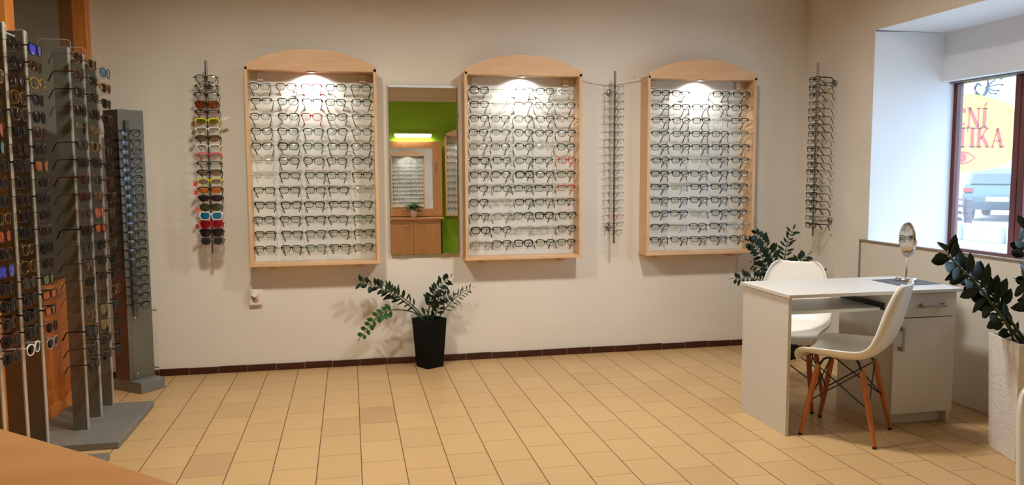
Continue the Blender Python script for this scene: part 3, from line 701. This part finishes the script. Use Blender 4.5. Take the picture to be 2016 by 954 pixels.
cable([(-.668, -.02, .74), (-.672, -.015, .69), (-.69, -.02, .62), (-.695, -.04, .57), (-.688, -.045, .548)], 'pale cable running from the left display case down to the power socket')
cable([(1.605, -.012, 2.03), (1.72, -.006, 2.0), (1.85, -.006, 1.99), (1.98, -.006, 2.005), (2.10, -.012, 2.03)], 'thin cable sagging between the middle and right display cases', .0028)
cable([(2.93, -.03, .735), (2.91, -.01, .68), (2.91, -.006, .60), (2.96, -.006, .52), (3.02, -.006, .46)], 'white cable looping down below the right display case', .003)
tag(MB().tube([(2.045, .0, 2.05), (2.045, -.012, 2.052)], .0018, 6).lathe([(.0005, 0), (.003, 0), (.003, .001), (.0005, .0015)], 8, Mx=T(2.045, -.012, 2.052, rx=PI / 2)).build('nail', M['blackmatte']), 'small nail in the wall left of the right display case', 'nail')

# ------------------------------------------------------------------ desk
dk = thing('desk', 'white office desk with drawer and cupboard beside the window wall', 'desk', (2.635, -1.76, 0))
def dbox(*a): 
    x0, x1, y0, y1, z0, z1 = a; return MB().box(x0 - 2.635, x1 - 2.635, y0 + 1.76, y1 + 1.76, z0, z1)
dbox(2.125, 3.145, -2.015, -1.51, .717, .735).build('desktop', M['white'], dk, bevel=.0012)
dbox(2.134, 2.152, -1.995, -1.53, .0, .717).build('side_panel', M['white'], dk, bevel=.001)
cbd = dbox(2.745, 2.763, -1.975, -1.53, .0, .717); cbd.box(3.102 - 2.635, 3.12 - 2.635, -.215, .23, 0, .717).box(2.763 - 2.635, 3.102 - 2.635, .21, .228, .06, .717).box(.128, .467, -.20, .21, .06, .078).box(.128, .467, -.172, -.154, 0, .06)
cbd.build('cupboard_body', M['white'], dk, bevel=.001)
dr = dbox(2.748, 3.117, -1.995, -1.977, .588, .712).build('drawer', M['white'], dk, bevel=.001)
do = dbox(2.748, 3.117, -1.995, -1.977, .072, .583).build('door', M['white'], dk, bevel=.001)
def bar_handle(p, a, b):
    a = Vector(a) - Vector((2.635, -1.76, 0)); b = Vector(b) - Vector((2.635, -1.76, 0)); d = (b - a).normalized()
    h = MB(); off = Vector((0, -.026, 0))
    for q in (a, b):
        h.box(q.x - .009, q.x + .009, q.y - .03, q.y + .002, q.z - .009, q.z + .009)
    h.box(min(a.x, b.x) - .007, max(a.x, b.x) + .007, a.y - .034, a.y - .027, min(a.z, b.z) - .007, max(a.z, b.z) + .007)
    h.build('handle', M['steel'], p, bevel=.0015)
bar_handle(dr, (2.90, -1.995, .648), (3.03, -1.995, .648))
bar_handle(do, (2.782, -1.995, .425), (2.782, -1.995, .532))
tr = dbox(2.165, 2.732, -1.90, -1.56, .612, .630).build('keyboard_tray', M['white'], dk, bevel=.001)
for x in (2.154, 2.734): dbox(x, x + .009, -1.92, -1.55, .618, .655).build('tray_slide', M['blackmatte'], tr)

tag(MB().box(-.13, .13, -.115, .115, 0, .003).build('desk_mat', M['greyrubber']), 'dark grey mat under the round mirror on the desk', 'mat')
bpy.data.objects['desk_mat'].location = (3.005, -1.745, .7352); bpy.data.objects['desk_mat'].rotation_euler = (0, 0, .02)
vm = thing('vanity_mirror', 'round chrome cosmetic mirror on a stem standing on the desk', 'mirror', (3.04, -1.705, .7385))
MB().lathe([(.002, .018), (.04, .018), (.053, .016), (.058, .006), (.056, 0), (.002, 0)][::-1], 36).build('base', M['chrome'], vm)
MB().lathe([(.008, .016), (.0055, .022), (.0055, .13), (.008, .135)], 16).build('stem', M['chrome'], vm)
ang = math.radians(-99)
hd = bpy.data.objects.new('mirror_head', MB().lathe([(.001, .007), (.067, .007), (.078, .009), (.082, 0), (.078, -.009), (.067, -.007), (.001, -.007)], 44, Mx=T(0, 0, 0, rx=PI / 2), smooth=False).mesh('mirror_head', M['chrome'])); COL.objects.link(hd)
hd.parent = vm; hd.location = (0, 0, .235); hd.rotation_euler = (0, 0, ang); hd.scale = (1, 1, 1.15)
MB().lathe([(.001, -.0085), (.070, -.0078), (.070, -.0070), (.001, -.0070)], 44, Mx=T(0, 0, 0, rx=-PI / 2), smooth=False).build('mirror_face', M['mirror'], hd)
MB().tube([(-.0, 0, .135), (.0, 0, .145)], .010, 10).tube([(-.084 * math.cos(a), -.0, .235 - .10 * math.sin(a)) for a in [i * PI / 14 for i in range(15)]], .004, 6).build('yoke', M['chrome'], vm).rotation_euler = (0, 0, ang)

# ------------------------------------------------------------------ shell chairs
PROF = [(-.200, .395, .175), (-.197, .415, .19), (-.20, .432, .205), (-.15, .436, .215), (-.08, .430, .222), (0, .424, .228), (.08, .424, .226), (.14, .438, .226), (.185, .475, .224), (.212, .53, .218), (.232, .60, .204), (.250, .67, .186), (.266, .735, .168), (.278, .785, .145), (.283, .805, .105)]
def shell_bm():
    n = 17; vs = []; k = len(PROF)
    for i, (y, z, w_) in enumerate(PROF):
        y0, z0, _ = PROF[max(i - 1, 0)]; y1, z1, _ = PROF[min(i + 1, k - 1)]
        ty, tz = y1 - y0, z1 - z0; l = math.hypot(ty, tz); ny, nz = -tz / l, ty / l     # up from the seat, forward from the back
        if i < 3: nz = abs(nz)
        t = i / (k - 1); amp = .052 if t > .35 else .012 + .04 * t / .35
        if t > .8: amp *= 1 - (t - .8) * 2.2
        for j in range(n):
            u = -1 + 2 * j / (n - 1); x = w_ * math.copysign(abs(math.sin(u * PI / 2)) ** .9, u) if u else 0
            hgt = amp * abs(u) ** 2.6; 
            vs.append((x, y + ny * hgt, z + nz * hgt + .010 * (1 - u * u) * (-1 if t < .5 else 0)))
    fs = [(i * n + j, i * n + j + 1, (i + 1) * n + j + 1, (i + 1) * n + j) for i in range(k - 1) for j in range(n - 1)]
    return MB().add(vs, fs, True)
def chair(loc, rz, label):
    t = thing('shell_chair', label, 'chair', loc, rz, 'white shell chairs at the desk')
    s = shell_bm().build('shell', M['shell'], t)
    sd = s.modifiers.new('solid', 'SOLIDIFY'); sd.thickness = .009; sd.offset = 0
    sb = s.modifiers.new('sub', 'SUBSURF'); sb.levels = 1; sb.render_levels = 2
    top = {}; foot = {}
    for sx in (-1, 1):
        for sy in (-1, 1):
            a = Vector((sx * .135, sy * .105 - .005, .372)); b = Vector((sx * .178, sy * .178, .003)); top[sx, sy] = a; foot[sx, sy] = b
            l = MB().tube([a, a.lerp(b, .12), a.lerp(b, .5), b + Vector((0, 0, .008))], [.0125, .0145, .0145, .0095], 14).build('leg', M['leg'], t)
            MB().tube([b + Vector((0, 0, .009)), b - Vector((0, 0, .003))], .0105, 12).build('foot_cap', M['blackmatte'], l)
            MB().tube([a.lerp(b, .04) + Vector((sx * .016, 0, 0)), a.lerp(b, .04) - Vector((sx * .016, 0, 0))], .005, 8).build('bolt', M['steel'], l)
            MB().tube([a + Vector((0, 0, -.012)), Vector((sx * .115, sy * .085 - .005, .398)), Vector((sx * .075, sy * .055, .410))], .006, 8).build('bracket', M['blackmatte'], t)
    r = .0036; J = lambda k, f: top[k].lerp(foot[k], f)
    for sx in (-1, 1):   # side crosses
        MB().tube([J((sx, -1), .02), J((sx, 1), .52)], r, 8).build('strut', M['blackmatte'], t)
        MB().tube([J((sx, 1), .02), J((sx, -1), .52)], r, 8).build('strut', M['blackmatte'], t)
    for sy in (-1, 1):
        MB().tube([J((-1, sy), .02), J((1, sy), .52)], r, 8).build('strut', M['blackmatte'], t)
        MB().tube([J((1, sy), .02), J((-1, sy), .52)], r, 8).build('strut', M['blackmatte'], t)
    return t
chair((2.476, -2.002, 0), math.atan2(-.66, -.75), 'white shell chair with wooden legs in front of the desk, seen side-on')
chair((2.475, -1.43, 0), math.radians(-42), 'white shell chair behind the desk facing the viewer')
chair((1.775, -4.14, 0), math.radians(4), 'white shell chair cut off by the right edge of the picture')

# ------------------------------------------------------------------ planters and plants
def square_planter(h, b0, b1, m, parent, wall=.006):
    mb = MB()
    def ring(w_, z): return [(-w_, -w_, z), (w_, -w_, z), (w_, w_, z), (-w_, w_, z)]
    rs = [ring(b0, 0), ring(b1, h), ring(b1 - wall, h), ring(b1 - wall - .01, h - .05)]
    vs = sum(rs, []); fs = [(3, 2, 1, 0)]
    for i in range(3): fs += [(i * 4 + j, i * 4 + (j + 1) % 4, i * 4 + 4 + (j + 1) % 4, i * 4 + 4 + j) for j in range(4)]
    fs.append((12, 13, 14, 15)); mb.add(vs, fs)
    o = mb.build('planter', m, parent, bevel=.003)
    w_ = b1 - wall - .008
    MB().box(-w_, w_, -w_, w_, h - .05, h - .03).build('soil', M['soil'], parent)
    return o
def frond(parent, pts, r=.005, L=.055, W_=.026, t0=.3, n=9, m=None, jitter=.25, sm=None, droop=0):
    P = [Vector(p) for p in pts]; out = []
    for i in range(len(P) - 1):
        p0, p1, p2, p3 = P[max(i - 1, 0)], P[i], P[i + 1], P[min(i + 2, len(P) - 1)]
        for k in range(6):
            t = k / 6; out.append(.5 * ((2 * p1) + (-p0 + p2) * t + (2 * p0 - 5 * p1 + 4 * p2 - p3) * t * t + (-p0 + 3 * p1 - 3 * p2 + p3) * t ** 3))
    out.append(P[-1]); K = len(out)
    st_ = MB().tube(out, [r * (1.25 - .85 * i / (K - 1)) for i in range(K)], 7).build('stem', sm or M['stem'], parent)
    lf = MB(); view = Vector((0, -1, .25)).normalized()
    for q in range(n + 1):
        t = t0 + (1 - t0) * q / n; x = t * (K - 1); i = min(int(x), K - 2); p = out[i].lerp(out[i + 1], x - i); d = (out[i + 1] - out[i]).normalized()
        side = d.cross(view).normalized(); side = (side + Vector((rnd.uniform(-.3, .3), rnd.uniform(-.45, .45), rnd.uniform(-.2, .2)))).normalized()
        for s in ((-1, 1) if q < n else (0,)):
            dr_ = (side * s + d * rnd.uniform(.35, .8)).normalized() if s else d
            dr_ = (dr_ + Vector((rnd.uniform(-1, 1), rnd.uniform(-1, 1), rnd.uniform(-1, 1))) * jitter * .6).normalized()
            l = L * rnd.uniform(.8, 1.15) * (.8 + .35 * math.sin(PI * min(1, t))); w_ = W_ * rnd.uniform(.85, 1.1)
            nn = (dr_.cross(d) if s else side).normalized(); nn = (nn + Vector((rnd.uniform(-1, 1), rnd.uniform(-1, 1), rnd.uniform(-1, 1))) * jitter).normalized()
            b_ = dr_.cross(nn).normalized(); nn = b_.cross(dr_).normalized()
            rows = [(0, .05), (.12, .45), (.35, .95), (.6, .95), (.82, .6), (1, .03)]
            vs = []
            for a, ww in rows:
                c0 = p + dr_ * (l * a + .004) - nn * (.10 * l * a * a) - Vector((0, 0, droop * a * a * l))
                vs += [c0 + b_ * (ww * w_ / 2) + nn * .12 * w_ * ww, c0, c0 - b_ * (ww * w_ / 2) + nn * .12 * w_ * ww]
            fs = []
            for a in range(5):
                for c in range(2): fs.append((a * 3 + c, a * 3 + c + 1, a * 3 + c + 4, a * 3 + c + 3))
            lf.add(vs, fs, True)
    o = lf.build('leaves', m or M['leaf'], st_)
    return st_
def local(c, pts): return [(x - c[0], y - c[1], z - c[2]) for x, y, z in pts]
def zz_plant(c, rz, h, b0, b1, pm, label, fronds):
    t = thing('potted_plant', label, 'plant', c)
    g = square_planter(h, b0, b1, pm, t); g.rotation_euler = (0, 0, rz)
    for ch in t.children:
        ch.rotation_euler = (0, 0, rz)
    for f in fronds:
        frond(t, local(c, f['p']), **{k: v for k, v in f.items() if k != 'p'})
    return t
y1 = -.13
zz_plant((.500, -.135, 0), math.radians(30.6), .345, .068, .088, M['blackpot'], 'arching glossy-leaved plant in a black square planter below the wall mirror', [
    dict(p=[(.46, y1, .32), (.40, y1, .40), (.28, y1 - .02, .505), (.155, y1 - .03, .575), (.02, y1 - .04, .62)], t0=.45, n=13, jitter=.4, L=.06),
    dict(p=[(.47, y1, .32), (.42, y1 - .01, .40), (.345, y1 - .03, .475), (.25, y1 - .04, .555), (.17, y1 - .04, .60)], t0=.35, n=8, W_=.014),
    dict(p=[(.46, y1, .32), (.40, y1 - .02, .385), (.33, y1 - .05, .412), (.235, y1 - .06, .42), (.155, y1 - .07, .39), (.085, y1 - .07, .32), (.025, y1 - .07, .24)], t0=.5, n=8, W_=.032, L=.046, m=M['leaf2'], jitter=.12),
    dict(p=[(.49, y1, .32), (.50, y1, .41), (.525, y1, .49), (.57, y1, .56), (.645, y1, .62)], t0=.3, n=11, jitter=.4),
    dict(p=[(.52, y1, .32), (.53, y1 - .02, .43), (.575, y1 - .04, .485), (.655, y1 - .05, .51)], t0=.35, n=5),
    dict(p=[(.55, y1, .32), (.60, y1, .385), (.67, y1 + .01, .46), (.74, y1 + .02, .51), (.80, y1 + .02, .54)], t0=.3, n=9, W_=.009, L=.045, r=.004),
    dict(p=[(.50, y1, .32), (.55, y1 - .04, .39), (.57, y1 - .06, .47)], t0=.3, n=4, L=.045),
    dict(p=[(.53, y1 + .02, .33), (.49, y1 - .05, .37), (.44, y1 - .08, .385)], t0=.2, n=3, L=.05)])
y2 = -.46; Zp = .34
zz_plant((3.02, -.47, 0), .35, .36, .075, .105, M['blackpot'], 'dark leafy plant behind the white chair in the room corner', [
    dict(p=[(2.98, y2, Zp), (2.94, y2, .5), (2.88, y2 - .03, .66), (2.80, y2 - .05, .80), (2.72, y2 - .06, .86)], t0=.3, n=12, L=.07, W_=.034),
    dict(p=[(2.99, y2, Zp), (2.97, y2 - .02, .55), (2.93, y2 - .03, .70), (2.86, y2 - .04, .83), (2.78, y2 - .05, .91)], t0=.35, n=12, L=.07, W_=.036),
    dict(p=[(3.0, y2, Zp), (3.02, y2, .55), (3.03, y2, .70), (3.05, y2, .83), (3.09, y2, .93)], t0=.3, n=12, L=.065, W_=.018, jitter=.12),
    dict(p=[(2.96, y2, Zp), (2.90, y2 - .03, .50), (2.80, y2 - .06, .59), (2.70, y2 - .08, .61), (2.60, y2 - .08, .605)], t0=.4, n=9, L=.055, W_=.028),
    dict(p=[(2.97, y2, Zp), (2.92, y2 - .04, .54), (2.85, y2 - .06, .64), (2.74, y2 - .08, .71)], t0=.4, n=8, L=.06, W_=.022),
    dict(p=[(3.05, y2, Zp), (3.07, y2 - .03, .55), (3.10, y2 - .05, .68), (3.17, y2 - .06, .75)], t0=.45, n=8, L=.06, W_=.03),
    dict(p=[(3.08, y2, Zp), (3.18, y2, .50), (3.27, y2, .58), (3.34, y2, .62)], t0=.5, n=6, L=.055, W_=.028)])
c3 = (3.115, -2.478, 0); y3 = -2.47
zz_plant(c3, math.radians(-16.5), .565, .116, .134, mat('white_textured_planter', (222, 218, 212), .5, noise=.02, bump=.9, bscale=70), 'big leafy plant in a tall white ribbed planter at the right edge', [
    dict(p=[(3.07, y3, .54), (2.99, y3 - .0, .62), (2.90, y3, .72), (2.79, y3, .84), (2.68, y3, .93), (2.63, y3, .985)], t0=.28, n=11, L=.098, W_=.052, r=.007),
    dict(p=[(3.09, y3, .54), (3.01, y3 + .03, .66), (2.93, y3 + .06, .78), (2.84, y3 + .07, .85), (2.74, y3 + .06, .90)], t0=.35, n=10, L=.098, W_=.054, r=.007),
    dict(p=[(3.12, y3, .54), (3.10, y3, .70), (3.085, y3, .85), (3.06, y3, .98), (3.03, y3 - .01, 1.08)], t0=.4, n=10, L=.095, W_=.042, r=.007),
    dict(p=[(3.14, y3 - .02, .54), (3.11, y3 - .05, .66), (3.06, y3 - .07, .78), (2.98, y3 - .08, .83)], t0=.5, n=6, L=.10, W_=.055, r=.006),
    dict(p=[(3.16, y3, .54), (3.22, y3, .72), (3.24, y3, .90), (3.22, y3 - .02, 1.02)], t0=.3, n=9, L=.08, W_=.04),
    dict(p=[(3.10, y3 - .05, .54), (3.08, y3 - .07, .62), (3.04, y3 - .09, .68)], t0=.4, n=2, L=.05, W_=.03, m=M['yellowleaf']),
    dict(p=[(3.05, y3 + .03, .54), (3.02, y3 + .03, .60), (2.97, y3 + .03, .66)], t0=.3, n=3, L=.07, W_=.04)])

# ------------------------------------------------------------------ wooden counter in the near left corner
ct = thing('counter', 'wooden counter top in the near left corner of the picture', 'counter', (-1.0, -4.1, 0))
top = [(-1.62, -2.96), (-.86, -3.484), (-.626, -3.69), (-.38, -3.926), (-.12, -4.18), (-.25, -4.62), (-.9, -4.9), (-1.62, -4.9)]
lt = [(x + 1.0, y + 4.1) for x, y in top]
MB().prism(lt[::-1], .715, .75, 'Z').build('counter_top', M['counter'], ct, bevel=.004)
inn = [((x + .08) * .9 - .05, y * .88 - .03) for x, y in lt]
MB().prism(inn[::-1], .0, .715, 'Z').build('counter_front', M['cabinet'], ct)

# ------------------------------------------------------------------ ceiling luminaires
for i, (x, y) in enumerate(LUM):
    l = thing('ceiling_light', ['square ceiling light panel on the left above the room', 'square ceiling light panel on the right above the room', 'square ceiling light panel above the viewer', 'square ceiling light panel behind the viewer near the window'][i], 'light', (x, y, CEIL - .07), 0, 'square ceiling lights')
    f = MB(); f.box(-.31, -.285, -.31, .31, 0, .07).box(.285, .31, -.31, .31, 0, .07).box(-.285, .285, -.31, -.285, 0, .07).box(-.285, .285, .285, .31, 0, .07)
    f.build('housing', M['whitepvc'], l, bevel=.002)
    MB().box(-.285, .285, -.285, .285, .01, .016).build('diffuser', emit('panel_glow', (1, .86, .7), 3), l)

# ------------------------------------------------------------------ outside the window
GZ = -.02
struct('ground_outside', MB().box(4.25, 60, -12, 60, GZ - .2, GZ), mat('pale_street', (196, 190, 182), .9, noise=.35, nscale=1.5))
def letters(txt, h):
    """serif capitals as stroke polygons; returns list of (mesh prisms) in x,z plane"""
    t = .20 * h; th_ = .075 * h; sf = .07 * h
    def stem_(x): return [(x - t / 2, 0), (x + t / 2, 0), (x + t / 2, h), (x - t / 2, h)]
    def ser(x, z, w_=None): w_ = w_ or t * .95; return [(x - w_, z), (x + w_, z), (x + w_, z + th_), (x - w_, z + th_)]
    def line(a, b, w_): 
        d = (Vector(b) - Vector(a)).normalized(); n_ = Vector((-d.y, d.x)) * w_ / 2; a, b = Vector(a), Vector(b)
        return [tuple(a - n_), tuple(b - n_), tuple(b + n_), tuple(a + n_)]
    def ring_(cx, cz, rx, rz, wx, wz, a0=0, a1=2 * PI, n=20):
        qs = []
        for i in range(n):
            s0, s1 = a0 + (a1 - a0) * i / n, a0 + (a1 - a0) * (i + 1) / n
            qs.append([(cx + rx * math.cos(s0), cz + rz * math.sin(s0)), (cx + rx * math.cos(s1), cz + rz * math.sin(s1)), (cx + (rx - wx) * math.cos(s1), cz + (rz - wz) * math.sin(s1)), (cx + (rx - wx) * math.cos(s0), cz + (rz - wz) * math.sin(s0))])
        return qs
    out = []; x = 0
    for ch in txt:
        q = []
        if ch == 'O': w_ = .78 * h; q = ring_(w_ / 2, h / 2, w_ / 2, h / 2, t, th_)
        elif ch in 'CČ':
            w_ = .70 * h; q = ring_(w_ / 2 + .03 * h, h / 2, w_ / 2, h / 2, t, th_ * 1.3, .6, 2 * PI - .6) + [[(w_ * .85, h * .68), (w_ * .93, h * .68), (w_ * .93, h), (w_ * .85, h)]]
            if ch == 'Č': q += [line((w_ * .3, h * 1.25), (w_ * .52, h * 1.08), th_), line((w_ * .74, h * 1.25), (w_ * .52, h * 1.08), th_)]
        elif ch == 'N': w_ = .80 * h; q = [line((.13 * h, 0), (.13 * h, h), th_), line((w_ - .13 * h, 0), (w_ - .13 * h, h), th_), line((.13 * h, h * .97), (w_ - .13 * h, h * .03), t), ser(.13 * h, 0, .12 * h), ser(.1 * h, h - th_, .12 * h), ser(w_ - .13 * h, h - th_, .12 * h)]
        elif ch in 'IÍ':
            w_ = .36 * h; q = [stem_(w_ / 2), ser(w_ / 2, 0), ser(w_ / 2, h - th_)]
            if ch == 'Í': q += [line((w_ * .45, h * 1.07), (w_ * .8, h * 1.27), th_ * 1.4)]
        elif ch == 'P': w_ = .62 * h; q = [stem_(.16 * h), ser(.16 * h, 0), ser(.16 * h, h - th_)] + ring_(.24 * h, h * .73, .33 * h, h * .27, t, th_, -PI / 2, PI / 2, 12)
        elif ch == 'T': w_ = .72 * h; q = [stem_(w_ / 2), ser(w_ / 2, 0), [(0.03 * h, h - th_), (w_ - .03 * h, h - th_), (w_ - .03 * h, h), (.03 * h, h)], [(.03 * h, h * .76), (.08 * h, h * .76), (.10 * h, h), (.03 * h, h)], [(w_ - .08 * h, h * .76), (w_ - .03 * h, h * .76), (w_ - .03 * h, h), (w_ - .1 * h, h)]]
        elif ch == 'K': w_ = .80 * h; q = [stem_(.16 * h), ser(.16 * h, 0), ser(.16 * h, h - th_), line((.22 * h, h * .42), (w_ * .78, h * .97), th_), line((w_ * .42, h * .58), (w_ * .88, .04 * h), t), ser(w_ * .8, 0, .13 * h), ser(w_ * .76, h - th_, .12 * h)]
        elif ch == 'A': w_ = .80 * h; q = [line((w_ * .5, h * .98), (w_ * .14, 0), th_), line((w_ * .46, h * .98), (w_ * .84, 0), t), [(w_ * .25, h * .3), (w_ * .72, h * .3), (w_ * .72, h * .3 + th_), (w_ * .25, h * .3 + th_)], ser(w_ * .13, 0, .11 * h), ser(w_ * .85, 0, .14 * h)]
        else: w_ = .4 * h
        out += [[(a + x, b_) for a, b_ in poly] for poly in q]; x += w_ + .05 * h
    return out, x
SIGN_C = (4.97, .10, 1.66)
sg_ = thing('hanging_shop_sign', 'yellow oval shop sign with red serif lettering and an eye, hanging outside the window', 'sign', SIGN_C)
el = [(.66 * math.cos(a), .325 * math.sin(a)) for a in [2 * PI * i / 48 for i in range(48)]]
MB().prism(el, -.012, .012).build('oval_board', mat('yellow_sign_face', (176, 214, 70), .5, noise=.02), sg_)
redp = mat('red_sign_paint', (206, 44, 40), .5, noise=.03)
for txt, z, h in (('OČNÍ', .050, .165), ('OPTIKA', -.115, .165)):
    ps, wid = letters(txt, h); mb = MB()
    dx_ = .045 if txt == 'OPTIKA' else 0
    for poly in ps: mb.prism([(a - wid / 2 + dx_, b_ + z) for a, b_ in poly], -.016, -.012)
    mb.build('lettering', redp, sg_)
eye = MB()
for sgn in (1, -1):
    for i in range(16):
        u0, u1 = -1 + i / 8, -1 + (i + 1) / 8; f0 = lambda u, k: sgn * (.055 * (1 - u * u)) * k
        eye.prism([(u0 * .13, -.200 + f0(u0, 1)), (u1 * .13, -.200 + f0(u1, 1)), (u1 * .115, -.200 + f0(u1, .72)), (u0 * .115, -.200 + f0(u0, .72))], -.016, -.012)
eye.prism([(.038 * math.cos(a), -.199 + .038 * math.sin(a)) for a in [2 * PI * i / 20 for i in range(20)]], -.016, -.012)
eye.build('eye_emblem', redp, sg_)
br = MB(); SC_ = .72; bl = mat('dark_wrought_iron', (30, 52, 66), .6, noise=.2)
cu = [(.30, .30), (.36, .36), (.42, .44), (.40, .52), (.30, .52), (.25, .44), (.29, .38)]
br.tube([(a, 0, b_) for a, b_ in [(.24, .30), (.30, .36), (.34, .46), (.32, .56), (.25, .60)]], [.014, .020, .022, .018, .010], 8).tube([(.24, 0, .31), (.16, 0, .36), (.13, 0, .43), (.17, 0, .49), (.23, 0, .46)], [.018, .020, .018, .014, .010], 8)
for a, b_ in ((.50, .40), (.56, .48), (.54, .56), (.46, .36)): br.tube([(.30, 0, .44), (a - .08, 0, b_ + .0), (a, 0, b_)], [.010, .008, .007], 6).lathe([(.001, -.014), (.016, -.008), (.018, 0), (.016, .008), (.001, .014)], 8, c=(a, 0, b_))
br.tube([(-.95, 0, .62), (-.2, 0, .63), (.3, 0, .62)], .016, 8).tube([(-.3, 0, .62), (-.3, 0, .29)], .008, 6)
bo_ = br.build('scroll_bracket', bl, sg_); bo_.location = (.02, 0, .11); bo_.scale = (.62, .62, .62)

bd = thing('building', 'pale building across the street seen through the window', 'building', (34, 34, 0), math.radians(-40))
MB().box(-20, 20, 0, 6, 0, 14).build('walls', mat('pale_plaster', (216, 216, 214), .9, noise=.04), bd)
for x in range(-9, 10):
    for z in (4.2, 8.2, 11.5):
        w_ = MB().box(x * 2.1 - .6, x * 2.1 + .6, -.06, 0, z, z + 1.5).build('window', M['white'], bd); MB().box(x * 2.1 - .52, x * 2.1 + .52, -.08, -.06, z + .08, z + 1.42).build('pane', mat('hazy_pane', (150, 170, 190), .2) if x == -9 and z == 4.2 else bpy.data.materials['hazy_pane'], w_)
MB().box(-19, 19, -.10, 0, .9, 2.6).build('shop_front', mat('pale_blue_front', (168, 190, 204), .5, noise=.1, nscale=1), bd)

def car(loc, rz, label, paint):
    t = thing('car', label, 'car', loc, rz, 'parked cars outside')
    body = [(-2.1, .35), (-2.15, .75), (-1.95, 1.0), (-1.2, 1.42), (.3, 1.45), (1.1, .98), (2.0, .82), (2.15, .55), (2.1, .3)]
    MB().prism(body, -.85, .85).build('body', paint, t, bevel=.08)
    MB().prism([(-1.98, 1.02), (-1.25, 1.38), (-1.21, 1.36), (-1.93, .98)], -.68, .68).build('rear_window', mat('car_glass', (40, 56, 66), .1), t)
    for s in (-1, 1):
        MB().prism([(-1.35, 1.0), (-1.05, 1.36), (.25, 1.38), (.85, 1.0)], s * .852, s * .862).build('side_window', bpy.data.materials['car_glass'], t)
        MB().box(-2.16, -2.02, s * .70 - .11, s * .70 + .11, .80, .90).build('tail_light', mat('tail_red', (170, 30, 30), .3), t)
        for x in (-1.35, 1.35): MB().lathe([(.05, -.1), (.31, -.1), (.33, 0), (.31, .1), (.05, .1)], 20, Mx=T(x, s * .78, .33, rx=PI / 2)).build('wheel', M['blackmatte'], t)
    MB().box(-2.17, -2.1, -.26, .26, .55, .67).build('number_plate', M['white'], t)
    MB().box(-2.2, -2.05, -.8, .8, .32, .5).build('bumper', bpy.data.materials['car_glass'], t)
    return t
car((18.6, 13.5, GZ), math.radians(38), 'dark grey-green estate car parked outside beyond the sign', mat('dark_car_paint', (70, 92, 96), .2, .3, coat=1))
car((20.3, 11.3, GZ), math.radians(38), 'silver car parked outside, partly behind the window frame', mat('silver_car_paint', (190, 190, 190), .2, .4, coat=1))
ps = thing('pallet_stack', 'stack of dark wooden pallets outside left of the cars', 'pallets', (13.45, 9.85, GZ), math.radians(50))
for k in range(5):
    q = MB(); z = k * .15
    for i in range(5): q.box(-.6, .6, -.4 + i * .18, -.30 + i * .18, z + .115, z + .137)
    for i in range(3):
        for j in range(3): q.box(-.6 + i * .53, -.46 + i * .53, -.4 + j * .33, -.28 + j * .33, z + .02, z + .115)
    q.build('pallet', mat('weathered_pallet_wood', (86, 66, 70), .9, noise=.3) if k == 0 else bpy.data.materials['weathered_pallet_wood'], ps)
for i, (x, y, s_) in enumerate(((12.0, 8.05, .52), (12.1, 7.3, .86), (12.2, 6.35, .9))):
    o = MB().box(-s_ / 2, s_ / 2, -.2, .2, 0, .32).build('concrete_block', mat('pale_concrete', (170, 182, 190), .9, noise=.2, nscale=5) if i == 0 else bpy.data.materials['pale_concrete'], bevel=.02)
    o.location = (x, y, GZ); o.rotation_euler = (0, 0, math.radians(-86))
    tag(o, 'pale concrete kerb block outside the window, ' + ['leftmost', 'middle', 'rightmost'][i] + ' of three', 'concrete block', 'concrete blocks outside')
